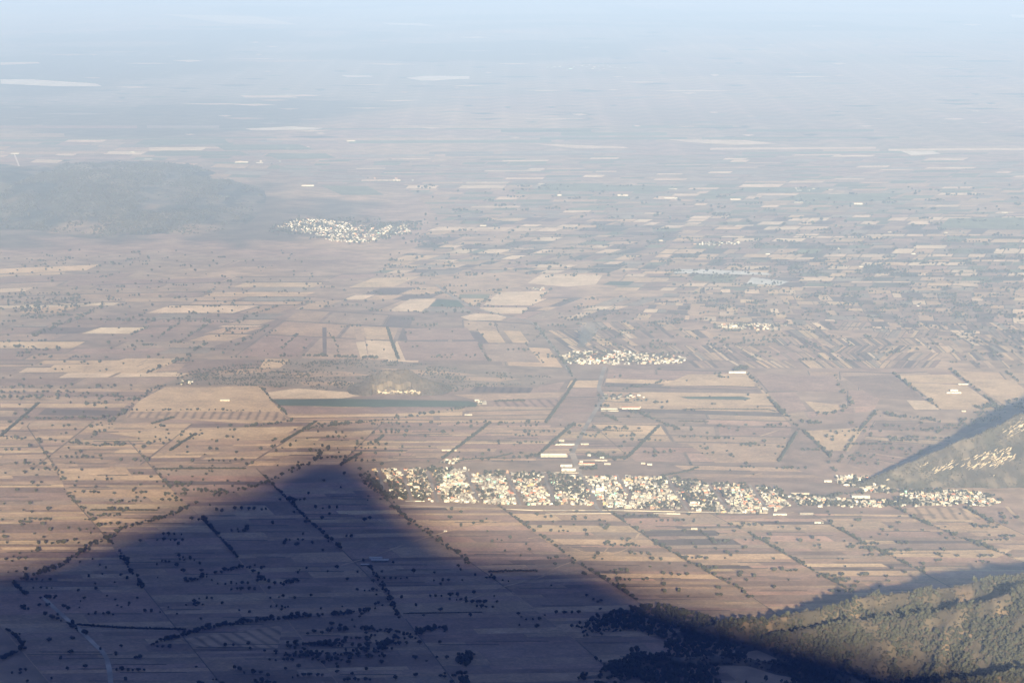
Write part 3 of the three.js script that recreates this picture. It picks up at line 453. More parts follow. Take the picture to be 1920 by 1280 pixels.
// a settlement: rows of houses set square to the streets
function settlement(poly, { turn = 0, row = 7.4, gap = 4.6, open = 0.25, treeShare = 0.25, seed = 1, where, patchy = 0.42, street = false, scale = 1 }) {
  const r = rng(seed), w = poly.map(([x, y]) => at(x, y)), cx = w.reduce((s, p) => s + p.x, 0) / w.length, cz = w.reduce((s, p) => s + p.z, 0) / w.length;
  const ca = Math.cos(turn), sa = Math.sin(turn), loc = w.map((p) => [(p.x - cx) * ca - (p.z - cz) * sa, (p.x - cx) * sa + (p.z - cz) * ca]);
  const u0 = Math.min(...loc.map((p) => p[0])), u1 = Math.max(...loc.map((p) => p[0])), v0 = Math.min(...loc.map((p) => p[1])), v1 = Math.max(...loc.map((p) => p[1]));
  for (let v = v0; v < v1; v += row * scale * (0.85 + r() * 0.3)) for (let u = u0; u < u1;) {
    const s = makeHouse(r); s.w *= scale; s.d *= scale; s.h *= Math.sqrt(scale);
    const uu = u + s.w / 2, vv = v + (r() - 0.5) * row * 0.35, x = cx + uu * ca + vv * sa, z = cz - uu * sa + vv * ca; u += s.w + (gap * 0.25 + r() * gap) * (r() < 0.1 ? 3 : 1) * scale + (s.wing ? 3 : 0);
    const px = toPx(x, 0, z); if (!inside(poly, px[0], px[1])) continue;
    if (street && streetWorld.some((q) => distTo(q, x, z) < s.w / 2 + 3.5)) continue;
    const green = fbm(x / 42 + seed, z / 60, 3);
    if (green > 0.58 - treeShare * 0.3) { if (r() < 0.9) treeSpots.push([x, z, 0.5 + r() * 0.6, `dark garden tree between the houses of ${where}`, `garden trees of ${where}`]); if (r() < 0.55) continue; }
    if (fbm(x / 70 + 50, z / 110 + seed, 3) < patchy * open * 1.7) continue;
    const y = hillHeight(x, z); if (y > 18) continue;
    houses.push({ s, x, z, y: Math.max(0, y - 0.3), turn: turn + (r() < 0.85 ? (r() - 0.5) * 0.06 : (r() - 0.5) * 0.6), where });
    if (r() < 0.26 + treeShare * 0.5) treeSpots.push([x + (r() - 0.5) * 12, z + s.d * 0.5 + 2.5 + r() * 2, 0.4 + r() * 0.4, `dark garden tree between the houses of ${where}`, `garden trees of ${where}`]);
  }
}
const sA = at(752, 878), sB = at(772, 941), townTurn = -Math.atan2(sB.x - sA.x, sB.z - sA.z) * -1;
settlement([[700, 880], [820, 877], [832, 882], [820, 942], [770, 941], [735, 930], [712, 910]], { turn: townTurn, seed: 3, open: 0.35, treeShare: 0.55, street: true, where: 'the shaded left end of the main town' });
settlement([[822, 880], [870, 880], [955, 887], [975, 947], [900, 944], [822, 941]], { turn: townTurn, seed: 4, open: 0.42, treeShare: 0.12, street: true, where: 'the left quarter of the main town' });
settlement([[958, 887], [1020, 887], [1040, 889], [1087, 895], [1120, 950], [1050, 946], [977, 947]], { turn: townTurn, seed: 5, open: 0.3, treeShare: 0.3, street: true, where: 'the streets left of the white church' });
settlement([[1090, 896], [1160, 893], [1250, 896], [1290, 956], [1200, 955], [1135, 951], [1120, 935]], { turn: townTurn, seed: 6, open: 0.2, treeShare: 0.22, street: true, where: 'the streets right of the white church' });
settlement([[1240, 893], [1330, 906], [1400, 908], [1470, 920], [1480, 948], [1445, 962], [1370, 962], [1290, 957]], { turn: townTurn, seed: 7, open: 0.25, treeShare: 0.4, street: true, where: 'the crowded right part of the main town' });
settlement([[1480, 930], [1560, 934], [1640, 940], [1690, 934], [1690, 950], [1640, 951], [1500, 950]], { turn: townTurn, seed: 8, open: 0.3, treeShare: 0.3, where: 'the narrow string of houses below the hill' });
settlement([[1690, 924], [1780, 920], [1840, 924], [1875, 942], [1850, 950], [1790, 948], [1690, 950]], { turn: townTurn, seed: 9, open: 0.2, treeShare: 0.5, where: 'the hamlet below the right hill' });
settlement([[1565, 896], [1600, 890], [1612, 900], [1595, 912], [1572, 908]], { turn: townTurn, seed: 10, open: 0.1, treeShare: 0.1, where: 'the cluster at the tip of the hill' });
settlement([[1592, 906], [1625, 890], [1634, 897], [1600, 916]], { turn: townTurn, seed: 12, row: 9, gap: 4, open: 0, treeShare: 0, where: 'the slope at the tip of the hill' });
settlement([[1610, 914], [1660, 913], [1666, 924], [1620, 922]], { turn: townTurn, seed: 13, open: 0, treeShare: 0.1, where: 'the yards under the hill' });
settlement([[826, 868], [858, 856], [866, 864], [850, 870]], { turn: townTurn, seed: 14, row: 9, gap: 5, open: 0, treeShare: 0.2, where: 'the small group behind the main town' });
settlement([[1046, 666], [1075, 659], [1170, 659], [1270, 668], [1292, 675], [1270, 683], [1060, 684]], { turn: 0.1, seed: 20, open: 0.08, treeShare: 0.2, gap: 7, row: 12, where: 'the second village' });
settlement([[1340, 610], [1400, 606], [1478, 609], [1470, 615], [1420, 621], [1390, 618], [1340, 614]], { turn: 0, seed: 21, open: 0.1, treeShare: 0.3, gap: 10, row: 14, where: 'the third small village' });
settlement([[1300, 458], [1340, 453], [1388, 454], [1385, 459], [1330, 461]], { turn: 0, seed: 22, open: 0, treeShare: 0.1, gap: 9, row: 14, where: 'the white hamlet among the far fields' });
settlement([[520, 424], [560, 410], [610, 412], [690, 424], [760, 422], [772, 436], [720, 446], [690, 456], [620, 452], [590, 440], [540, 432]], { turn: 0.15, seed: 23, open: 0.32, treeShare: 0.3, gap: 8, row: 13, scale: 1.05, where: 'the village at the foot of the left slope' });
settlement([[1000, 128], [1060, 122], [1130, 119], [1200, 127], [1150, 131], [1060, 131]], { turn: 0, seed: 24, open: 0.3, treeShare: 0, gap: 45, row: 60, scale: 1.9, where: 'the far town in the haze' });
settlement([[420, 304], [470, 302], [590, 298], [560, 307], [490, 309]], { turn: 0, seed: 25, open: 0.3, treeShare: 0, gap: 60, row: 60, scale: 2.2, where: 'the far hamlet left' });
settlement([[640, 335], [700, 331], [760, 334], [840, 341], [760, 341], [680, 338]], { turn: 0, seed: 26, open: 0.3, treeShare: 0, gap: 40, row: 40, scale: 2, where: 'the far hamlet in the middle' });
settlement([[1490, 354], [1530, 352], [1540, 359], [1500, 360]], { turn: 0, seed: 27, open: 0.1, treeShare: 0, gap: 30, row: 30, scale: 1.8, where: 'the far farm buildings' });
settlement([[340, 713], [366, 713], [366, 722], [338, 722]], { turn: 0.1, seed: 28, open: 0, treeShare: 0.2, gap: 12, row: 14, where: 'the farmstead by the scrub belt' });
settlement([[1132, 741], [1215, 742], [1210, 748], [1140, 748]], { turn: 0.1, seed: 29, open: 0.2, treeShare: 0.2, gap: 16, row: 14, where: 'the farmstead by the road bend' });
settlement([[895, 752], [910, 752], [912, 758], [897, 758]], { turn: 0.1, seed: 30, open: 0, treeShare: 0.1, gap: 6, row: 9, where: 'the farm at the end of the green strip' });
settlement([[985, 541], [1020, 540], [1022, 544], [990, 545]], { turn: 0, seed: 31, open: 0, treeShare: 0.1, gap: 14, row: 14, where: 'the farm beside the pale fields' });
{
  houses.forEach((h) => { const p = toPx(h.x, 0, h.z); h.size = h.s.w * h.s.h / (h.z * h.z) * (p[0] > -10 && p[0] < 1930 && p[1] < 1290 ? 1 : 0); });
  houses.sort((a, b) => b.size - a.size);
  const look = { white: 'white', cream: 'cream', concrete: 'bare grey concrete', pink: 'pinkish', ochre: 'ochre', brick: 'brick red', turquoise: 'turquoise' };
  houses.slice(0, 300).forEach((h) => {
    const o = group('house', h.x, h.y, h.z, h.turn);
    let roof = null; for (const [n, g, m, , x, y, z, sx, sy, sz] of houseParts(h.s)) { const k = put(n, g, m, roof && (n === 'parapet' || n === 'water_tank') ? roof : o, x, y, z, sx, sy, sz); if (n === 'roof') roof = k; }
    const size = h.s.h > 4.6 ? 'two storey' : h.s.w > 12 ? 'long low' : 'small';
    tag(o, `${size} ${look[h.s.wall]} ${h.s.roof === 'tile' ? 'red roofed' : 'flat roofed'} house, ${h.where.replace('the ', '')}`, 'house', `houses in ${h.where}`);
  });
  const rest = {}; const q = new THREE.Quaternion(), up = new THREE.Vector3(0, 1, 0), M = new THREE.Matrix4(), M2 = new THREE.Matrix4();
  houses.slice(300).forEach((h) => {
    M.compose(new THREE.Vector3(h.x, h.y, h.z), q.setFromAxisAngle(up, h.turn), new THREE.Vector3(1, 1, 1)); const far = -h.z > 8000;
    for (const [n, g, , c, x, y, z, sx, sy, sz] of houseParts(h.s)) { if (far && n !== 'wall' && n !== 'roof') continue; M2.makeScale(sx, sy, sz).setPosition(x, y, z).premultiply(M); const k = g.clone(); for (const a of Object.keys(k.attributes)) if (!['position', 'normal'].includes(a)) k.deleteAttribute(a); const e = k.index ? k.toNonIndexed() : k; e.applyMatrix4(M2); (rest[h.where] ??= []).push(paint(e, c)); }
  });
  const restMat = new THREE.MeshStandardMaterial({ vertexColors: true, roughness: 0.95 });
  for (const [w, list] of Object.entries(rest)) tag(mesh('house_cluster', mergeGeometries(list), restMat), `dense cluster of small flat roofed houses in ${w}`, 'houses', null, 'stuff');
  console.log('houses', houses.length);
}

// ------------------------------------------------------------------ single buildings and walls
function shed(px0, px1, py, h, d, wall, label, { name = 'shed', roof = 'lime', category = 'shed', gableRoof = false, group: gr } = {}) {
  h *= 0.78; const a = at(px0, py), b = at(px1, py), w = b.x - a.x, o = group(name, (a.x + b.x) / 2, 0, a.z - d / 2, 0);
  put('wall', unit, wallMat[wall], o, 0, 0, 0, w, h, d);
  if (gableRoof) put('roof', gableGeo, roofMat[roof], o, 0, h, 0, w + 0.5, d * 0.18, d + 0.5); else put('roof', unit, roofMat[roof], o, 0, h, 0, w + 0.3, 0.2, d + 0.3);
  put('door', unit, doorMats[1], o, -w * 0.2, 0.02, d / 2, Math.min(3, w * 0.2), h * 0.7, 0.15);
  const n = Math.max(1, Math.min(6, Math.round(w / 9))); for (let i = 0; i < n; i++) put('window', unit, glassMat, o, w * ((i + 0.5) / n - 0.5) + w * 0.05, h * 0.45, d / 2, 1.6, h * 0.3, 0.1);
  tag(o, label, category, gr); return o;
}
function wallRun(pts, h, c, label) {
  const o = group('boundary_wall'), w = pts.map(([x, y]) => at(x, y));
  for (let i = 1; i < w.length; i++) { const a = w[i - 1], b = w[i], l = a.distanceTo(b), n = Math.max(1, Math.round(l / 22)); for (let k = 0; k < n; k++) { const p = a.clone().lerp(b, (k + 0.5) / n), s = mesh('wall_panel', unit, wallMat[hash(k * 7, i + 3) < 0.35 ? c : hash(k, i + 8) < 0.6 ? 'concrete' : 'white'], o); s.position.set(p.x, 0, p.z); s.rotation.y = -Math.atan2(b.z - a.z, b.x - a.x); s.scale.set(l / n - 0.06, h * (0.4 + 0.3 * hash(k, i)), 0.35); } }
  tag(o, label, 'wall', 'boundary walls of the town');
}
wallRun([[936, 954], [1000, 957], [1146, 957]], 1.8, 'cream', 'long white wall along the front of the town, below the church');
wallRun([[1022, 964], [1146, 963]], 1.9, 'cream', 'cream walled strip in front of the town wall');
wallRun([[1146, 957], [1290, 960], [1440, 962]], 2, 'cream', 'white wall along the right front of the town');
wallRun([[1225, 963], [1276, 964]], 2.6, 'white', 'short white wall before the right front of the town');
wallRun([[760, 940], [796, 940]], 2.4, 'white', 'white wall at the lower left corner of the town');
wallRun([[820, 907], [880, 909]], 2.6, 'white', 'white wall above the open brown lots in the left quarter');
wallRun([[1020, 886], [1086, 887]], 2, 'cream', 'white wall along the back of the town left of the wide road');
wallRun([[1093, 893], [1144, 895]], 2.2, 'cream', 'cream wall along the back of the town right of the wide road');
wallRun([[1092, 864], [1139, 864]], 2.6, 'white', 'white wall beyond the trees behind the town');
wallRun([[1127, 771], [1160, 771], [1161, 765], [1202, 764]], 3, 'cream', 'cream yard wall of the farm halfway along the road');
wallRun([[720, 946], [800, 949], [930, 953]], 0.8, 'concrete', 'low wall along the lane at the lower left of the town');
shed(1014, 1064, 857, 3, 7, 'cream', 'long low cream shed beside the hedge behind the town', { gableRoof: true });
shed(1014, 1062, 853, 3, 5, 'white', 'narrow white shed behind the long cream shed');
shed(1040, 1077, 834.5, 3, 5, 'white', 'white shed beside the road, far side of the hedge');
shed(1048, 1058, 828, 4, 10, 'cream', 'small cream building above the white roadside shed', { name: 'barn', category: 'barn' });
shed(1089, 1104, 834, 3, 6, 'cream', 'low cream house right of the straight road', { name: 'farmhouse', category: 'house' });
shed(1051, 1073, 875, 4.5, 9, 'white', 'upper of two white warehouses beside the wide road', { name: 'warehouse', category: 'warehouse' });
shed(1053, 1080, 883, 5.5, 11, 'white', 'lower of two white warehouses beside the wide road', { name: 'warehouse', category: 'warehouse' });
shed(1087, 1093, 869, 6, 8, 'white', 'white tall block by the wide road', { name: 'block', category: 'building' });
shed(1085, 1115, 871.5, 3, 6, 'cream', 'long red roofed building right of the wide road', { name: 'school_building', category: 'building', roof: 'tile', gableRoof: true });
shed(1133, 1145, 871, 3, 7, 'cream', 'cream cottage in the open field behind the town', { name: 'cottage', category: 'house' });
shed(1202, 1210, 870, 3, 7, 'cream', 'left of two cottages near the field trees behind the town', { name: 'cottage', category: 'house' });
shed(1214, 1223, 872, 3, 7, 'white', 'right of two cottages near the field trees behind the town', { name: 'cottage', category: 'house' });
shed(1102, 1108, 855, 4, 7, 'white', 'white cottage among dark trees behind the town', { name: 'cottage', category: 'house' });
shed(1125, 1133, 859, 3, 7, 'white', 'white cottage at the end of the tree clump', { name: 'cottage', category: 'house' });
shed(1127, 1158, 768, 3.2, 10, 'cream', 'cream farm building inside the yard by the road', { name: 'barn', category: 'barn' });
shed(1166, 1200, 767, 3.5, 8, 'white', 'white barn right of the yard by the road', { name: 'barn', category: 'barn', roof: 'tile', gableRoof: true });
shed(1776, 1803, 738, 4, 10, 'white', 'white farmhouse alone in the pale field at right', { name: 'farmhouse', category: 'house' });
shed(1783, 1797, 735, 7, 8, 'white', 'taller white block of the farm in the pale field at right', { name: 'farmhouse', category: 'house' });
shed(1798, 1819, 721.5, 3, 7, 'white', 'low white shed above the farm at right');
shed(1367, 1399, 700, 5, 10, 'white', 'long white hacienda building beside dark trees', { name: 'hacienda', category: 'building' });
shed(412, 430, 752, 4, 9, 'cream', 'lone cream barn in the big straw field', { name: 'barn', category: 'barn' });
shed(871, 885, 779, 3, 8, 'cream', 'lone pale shed in the striped fields right of the cone hill');
shed(890, 898, 752, 4, 8, 'white', 'white barn at the end of the green strip', { name: 'barn', category: 'barn' });
shed(696, 728, 1054, 4, 9, 'concrete', 'grey farm shed in the shadow below the town', { gableRoof: true, roof: 'sheet' });
shed(692, 716, 1049, 3.4, 8, 'white', 'white farm shed behind the grey one in the shadow', { roof: 'sheet', gableRoof: true });
shed(676, 692, 1061, 3, 6, 'concrete', 'small shed left of the grey farm shed in the shadow', { roof: 'sheet' });
shed(832, 838, 997, 2.6, 5, 'white', 'tiny white hut beside the thin track');
shed(958, 966, 1071, 2.6, 5, 'white', 'tiny white hut by the dark hedge in the shadow');
shed(1528, 1544, 981.5, 3, 6, 'white', 'white shed in the brown fields below the string of houses');
shed(1296, 1308, 993, 3, 6, 'cream', 'cream hut beside the tree line below the town');
shed(1450, 1476, 966, 3, 6, 'white', 'white shed at the lower right corner of the town');
shed(1500, 1526, 965, 3, 6, 'concrete', 'grey shed right of the white corner shed');
shed(1598, 1632, 934, 5, 12, 'white', 'white warehouse in the string of houses below the hill', { name: 'warehouse', category: 'warehouse' });
shed(1484, 1518, 927, 3, 5, 'cream', 'long cream wall-like shed at the right end of the crowded town');
shed(1630, 1658, 914, 4, 6, 'white', 'white shed right under the tip of the hill');
shed(1546, 1560, 904, 4, 8, 'white', 'white barn left of the cluster at the hill tip', { name: 'barn', category: 'barn' });
shed(1804, 1812, 772, 3, 6, 'cream', 'cream hut by the tree clump behind the hill');
shed(828, 856, 845.5, 3, 6, 'cream', 'cream shed beside the slanting hedge behind the left quarter', { name: 'shed' });
const sheds = [];
[[565, 597, 349], [1254, 1276, 355], [1158, 1186, 367], [1246, 1280, 372], [1370, 1396, 375], [1490, 1512, 380], [1602, 1624, 383], [1010, 1032, 346], [440, 474, 305], [270, 290, 299], [650, 672, 265], [330, 346, 327], [20, 40, 289], [46, 60, 316], [900, 916, 424], [1436, 1448, 477], [1612, 1622, 501], [1666, 1674, 436], [1710, 1720, 477], [1772, 1780, 437], [1572, 1576, 467], [1720, 1726, 574], [1236, 1246, 452], [1880, 1895, 399], [1045, 1056, 367], [480, 498, 306], [244, 254, 286], [535, 545, 279]].forEach(([a, b, y], i) => {
  const p = at(a, y); const big = -p.z > 9000;
  const where = y < 300 ? 'in the hazy distance' : y < 345 ? 'beyond the wooded slope' : y < 400 ? 'in the far green fields' : y < 480 ? 'among the far patchwork fields' : 'among the narrow strips';
  const side = a < 400 ? 'at the left' : a < 800 ? 'left of the middle' : a < 1150 ? 'near the middle' : a < 1350 ? 'right of the middle' : a < 1600 ? 'in the right half' : 'near the right edge';
  sheds.push(shed(a, a + (b - a) * 0.72, y, big ? 2.6 : 2.6, big ? 16 : 9, i % 3 ? 'cream' : 'white', `${b - a > 20 ? 'long' : 'small'} pale farm shed ${where}, ${side}`, { name: 'farm_shed', category: 'shed', gableRoof: i % 2 === 0 }));
});
{ const by = {}; for (const o of sheds) (by[o.userData.label] ??= []).push(o); for (const l of Object.values(by)) if (l.length > 1) l.sort((a, b) => a.position.x - b.position.x).forEach((o, i) => { o.userData.label += `, ${['leftmost', 'second', 'third'][i]} of these`; }); }
{ // the church
  const p = at(1123, 924), o = group('church', p.x, 0, p.z, townTurn), w = wallMat.white;
  const nave = put('nave', unit, w, o, 0, 0, -8, 10, 8, 22); put('roof', gableGeo, roofMat.lime, o, 0, 8, -8, 10.4, 1.6, 22.4);
  put('facade', unit, w, o, 0, 0, 3.2, 11, 10, 0.9); put('door', unit, doorMats[0], o, 0, 0, 3.7, 2.4, 4, 0.2); put('window', unit, glassMat, o, 0, 6, 3.7, 1.4, 1.6, 0.16);
  const t = put('tower', unit, w, o, 7, 0, 1, 4.6, 13, 4.6), cap = mesh('dome', new THREE.SphereGeometry(2.2, 12, 6, 0, 6.3, 0, 1.6), w, o); cap.position.set(7, 16.2, 1);
  put('belfry', unit, w, t, 7, 13.01, 1, 3.6, 3.2, 3.6); for (const k of [-1, 1]) put('bell_opening', unit, glassMat, o, 7 + k * 0.9, 13.6, 2.85, 0.9, 2, 0.1);
  const dm = mesh('dome', new THREE.SphereGeometry(4, 16, 8, 0, 6.3, 0, 1.6), w, o); dm.position.set(0, 9, -14); put('side_chapel', unit, w, o, -9, 0, -4, 8, 5, 9); put('side_chapel', unit, w, o, 12, 0, -6, 6, 5, 9); put('cross', unit, doorMats[2], o, 7, 18.3, 1, 0.3, 2, 0.3);
  tag(o, 'white church with a bell tower in the middle of the main town', 'church');
}

// ------------------------------------------------------------------ trees
function leafBall(seed, n, rx, ry, rz, y0, leaf, lumps = 5, cone = 0) {
  const r = rng(seed), pos = [], nor = [], cen = []; for (let i = 0; i < lumps; i++) { const a = r() * 6.28, q = Math.sqrt(r()) * 0.55; cen.push([Math.cos(a) * q * rx, (r() - 0.35) * ry * 0.9, Math.sin(a) * q * rz, 0.45 + r() * 0.25]); }
  for (let i = 0; i < n; i++) {
    const c = cen[i % lumps]; let x = r() * 2 - 1, y = r() * 2 - 1, z = r() * 2 - 1; const l = Math.hypot(x, y, z) || 1, k = Math.pow(r(), 0.3) / l; x *= k; y *= k; z *= k;
    let px = c[0] + x * rx * c[3], py = c[1] + y * ry * c[3], pz = c[2] + z * rz * c[3]; if (cone) { const t = clamp((py / ry + 1) / 2, 0, 1), f = 1.15 - cone * t; px *= f; pz *= f; }
    const nx = x + (r() - 0.5) * 0.9, ny = y + 0.25 + (r() - 0.5) * 0.9, nz = z + (r() - 0.5) * 0.9, nn = new THREE.Vector3(nx, ny, nz).normalize(), t1 = new THREE.Vector3(r() - 0.5, r() - 0.5, r() - 0.5).cross(nn).normalize(), t2 = nn.clone().cross(t1), s = leaf * (0.6 + r() * 0.8);
    const v = (a, b) => [px + t1.x * a * s + t2.x * b * s, y0 + py + t1.y * a * s + t2.y * b * s, pz + t1.z * a * s + t2.z * b * s];
    pos.push(...v(-1, -0.6), ...v(1, -0.7), ...v(0.8, 0.7), ...v(-1, -0.6), ...v(0.8, 0.7), ...v(-0.7, 0.8));
  }
  const g = new THREE.BufferGeometry(); g.setAttribute('position', new THREE.Float32BufferAttribute(pos, 3)); g.computeVertexNormals(); return g;
}
function trunkGeo(h, r0) { const a = new THREE.CylinderGeometry(r0 * 0.45, r0, h, 6).translate(0, h / 2, 0).toNonIndexed(); a.deleteAttribute('uv'); const list = [a]; for (let i = 0; i < 3; i++) { const b = new THREE.CylinderGeometry(r0 * 0.16, r0 * 0.4, h * 0.7, 5).translate(0, h * 0.35, 0).toNonIndexed(); b.deleteAttribute('uv'); b.rotateZ(0.75); b.rotateY(i * 2.1 + 0.4); b.translate(0, h * 0.6, 0); list.push(b); } return mergeGeometries(list); }
const leafMat = mat(0.026, 0.029, 0.02, 1), leafMat2 = mat(0.034, 0.036, 0.024, 1), pineMat = mat(0.03, 0.035, 0.024, 1), pineMat2 = mat(0.04, 0.045, 0.03, 1), barkMat = mat(0.12, 0.09, 0.065, 1), scrubMat = mat(0.04, 0.039, 0.031, 1);
const crowns = [leafBall(1, 150, 4.4, 2.9, 4.2, 4.0, 0.95), leafBall(2, 150, 4.0, 3.3, 4.0, 4.2, 0.95, 6), leafBall(3, 150, 5.2, 2.7, 4.0, 3.8, 1.0, 7)], trunk = trunkGeo(2.6, 0.32);
const pineCrowns = [leafBall(11, 150, 4.2, 4.2, 4.2, 6.0, 1.05, 9, 0.45), leafBall(12, 150, 4.7, 3.8, 4.4, 5.6, 1.1, 9, 0.35), leafBall(13, 150, 3.8, 4.6, 3.9, 6.2, 1.0, 8, 0.55)], pineTrunk = trunkGeo(4, 0.28);
const rowTrees = (pts, n, label, { s = [0.6, 1.15], wob = 1.5, grp } = {}) => {
  const r = rng(pts[0][0] * 31 + pts[0][1] * 7 + n | 0), seg = []; let tot = 0; for (let i = 1; i < pts.length; i++) { const l = Math.hypot(pts[i][0] - pts[i - 1][0], pts[i][1] - pts[i - 1][1]); seg.push(l); tot += l; }
  for (let k = 0; k < n; k++) { let d = r() * tot, i = 0; while (i < seg.length - 1 && d > seg[i]) d -= seg[i++]; const t = Math.min(1, d / seg[i]), p = at(lerp(pts[i][0], pts[i + 1][0], t) + (r() - 0.5) * wob * 2, lerp(pts[i][1], pts[i + 1][1], t) + (r() - 0.5) * wob); treeSpots.push([p.x, p.z, lerp(s[0], s[1], r()) * (0.55 + r() * r() * 0.85), `dark round tree in ${label}`, grp ?? `trees of ${label}`]); }
};
function hedge(pts, label, { w = 7, h = 5 } = {}) {               // an unbroken hedge reads as one mass: one thing
  const a = pts.map(([x, y]) => at(x, y)), parts = []; const r = rng(pts[0][0] * 3 + pts[0][1] | 0);
  for (let i = 1; i < a.length; i++) { const l = a[i - 1].distanceTo(a[i]), n = Math.ceil(l / (w * 0.5)); for (let k = 0; k < n; k++) { const p = a[i - 1].clone().lerp(a[i], k / n), g = crowns[k % 3].clone(), s = w / 9 * (0.8 + r() * 0.4); g.rotateY(r() * 6); g.scale(s, h / 7 * (0.85 + r() * 0.35), s); g.translate(p.x + (r() - 0.5) * w * 0.25, -0.9, p.z + (r() - 0.5) * w * 0.25); parts.push(g); } }
  tag(mesh('hedge', mergeGeometries(parts), leafMat), label, 'hedge');
}
hedge([[0, 818], [38, 786], [72, 756]], 'thick dark hedge slanting up at the left edge, before the striped fields');
hedge([[285, 795], [326, 783]], 'short thick hedge under the big straw field');
hedge([[527, 830], [560, 811], [592, 791]], 'dark hedge slanting up right of the big straw field');
hedge([[319, 845], [343, 829], [366, 815]], 'dark hedge slanting up in the golden fields left of the shadow tip');
hedge([[640, 871], [660, 860], [678, 850]], 'thick hedge at the upper left corner of the main town', { w: 8 });
hedge([[704, 830], [719, 817]], 'short hedge halfway between the town and the cone hill');
hedge([[830, 860], [872, 829], [919, 793]], 'long hedge slanting up behind the left quarter of the town', { w: 8 });
hedge([[1009, 855], [1040, 826], [1077, 794]], 'long hedge slanting up beside the low cream shed', { w: 8 });
hedge([[1178, 857], [1205, 830], [1236, 799]], 'long hedge slanting up right of the straight road', { w: 8, h: 4.5 });
hedge([[292, 880], [380, 879], [461, 879]], 'level dark hedge in the golden fields, upper of two', { w: 6, h: 4 });
hedge([[169, 957], [230, 957], [296, 957]], 'level dark hedge in the golden fields, lower of two', { w: 5, h: 3.6 });
hedge([[1093, 807], [1160, 808], [1206, 808]], 'thin level hedge right of the straight road', { w: 3.5, h: 2.5 });
hedge([[1130, 858], [1178, 859]], 'low hedge joining the slanting hedge behind the tree clump', { w: 5, h: 3.5 });
hedge([[930, 753], [960, 752], [985, 752]], 'level hedge behind the farm at the green strip', { w: 7 });
hedge([[726, 615], [735, 642], [747, 674]], 'dark hedge along the right side of the bright pale field', { w: 8, h: 5 });
hedge([[1023, 793], [1063, 739], [1080, 712]], 'tree thick hedge rising left of the road bend', { w: 7, h: 5 });
hedge([[1280, 768], [1310, 767], [1440, 768], [1456, 772]], 'level hedge under the straw fields right of the road', { w: 4.5, h: 3 });
hedge([[1275, 790], [1330, 791]], 'short level hedge in the brown fields right of the road', { w: 5, h: 3 });
hedge([[1240, 893], [1290, 884], [1310, 876]], 'hedge curving along the back of the town, right part', { w: 6, h: 4 });
hedge([[1460, 866], [1478, 838], [1494, 811]], 'hedge rising to the track crossing at right', { w: 7, h: 5 });
hedge([[840, 868], [870, 862], [930, 858], [962, 850]], 'hedge curving behind the small group of houses', { w: 5, h: 3.5 });
hedge([[758, 1150], [905, 1148]], 'faint level hedge in deep shadow', { w: 3, h: 2 });
hedge([[145, 1172], [230, 1178], [350, 1181]], 'level hedge right of the pale track in the shadow', { w: 5, h: 4 });
hedge([[919, 1073], [960, 1071], [1010, 1071]], 'dark level hedge in the shadow below the town', { w: 7, h: 4 });
rowTrees([[22, 1092], [68, 1078], [112, 1064], [165, 1025], [202, 1010], [229, 993], [277, 978], [322, 965], [375, 941], [424, 924], [480, 912], [525, 894], [581, 868], [615, 841]], 230, 'the gully that the mountain shadow follows', { wob: 5 });
rowTrees([[69, 826], [97, 868], [112, 894], [128, 928], [165, 965], [195, 1004], [225, 1040], [244, 1070], [270, 1104]], 95, 'the slanting tree line through the golden fields', { wob: 4 });
rowTrees([[491, 890], [544, 942], [562, 961], [619, 1014], [640, 1030]], 75, 'the slanting tree line under the shadow tip');
rowTrees([[379, 974], [405, 1000], [446, 1047]], 50, 'the short slanting tree line in the shadow');
rowTrees([[255, 845], [285, 875], [319, 916]], 16, 'the sparse slanting tree line left of the shadow tip');
rowTrees([[175, 820], [202, 800], [232, 773], [259, 746], [279, 736], [309, 722]], 60, 'the wooded gully left of the big straw field', { wob: 6 });
rowTrees([[487, 726], [520, 762], [551, 791]], 40, 'the tree line along the right side of the big straw field');
rowTrees([[450, 803], [500, 797], [548, 791]], 24, 'the tree row under the big straw field');
rowTrees([[689, 890], [715, 924], [752, 965], [809, 1004], [850, 1032], [884, 1059]], 120, 'the tree line at the left end of the main town', { wob: 6 });
rowTrees([[680, 890], [700, 915], [735, 935]], 60, 'the dark grove at the left corner of the town', { wob: 9 });
rowTrees([[932, 946], [966, 972], [992, 991], [1037, 1021], [1082, 1055], [1142, 1092], [1195, 1126]], 95, 'the long slanting tree line below the town');
rowTrees([[1135, 954], [1202, 999], [1240, 1025], [1280, 1047], [1330, 1075], [1392, 1107]], 85, 'the slanting tree line below the church');
rowTrees([[1381, 987], [1430, 1015], [1505, 1059], [1560, 1090], [1602, 1111]], 80, 'the slanting tree line right of the one below the church');
rowTrees([[1557, 984], [1617, 1017], [1692, 1055], [1737, 1077]], 70, 'the slanting tree line below the white warehouse');
rowTrees([[1674, 950], [1730, 980], [1805, 1010], [1895, 1044]], 70, 'the slanting tree line below the right hamlet');
rowTrees([[1805, 950], [1842, 970], [1870, 985]], 24, 'the tree line at the far right below the hamlet');
rowTrees([[1310, 995], [1344, 1021]], 22, 'the short tree line beside the cream hut');
rowTrees([[1398, 696], [1440, 745], [1488, 796], [1522, 823], [1565, 864]], 110, 'the tree line along the lane at right', { wob: 3 });
rowTrees([[1673, 699], [1720, 735], [1764, 768]], 45, 'the slanting tree line left of the lone farm');
rowTrees([[1780, 692], [1830, 730], [1875, 766]], 45, 'the slanting tree line right of the lone farm');
rowTrees([[1885, 696], [1925, 726]], 16, 'the tree line at the right edge');
rowTrees([[1646, 769], [1620, 800], [1596, 827], [1572, 871]], 60, 'the tree line coming down to the hill tip');
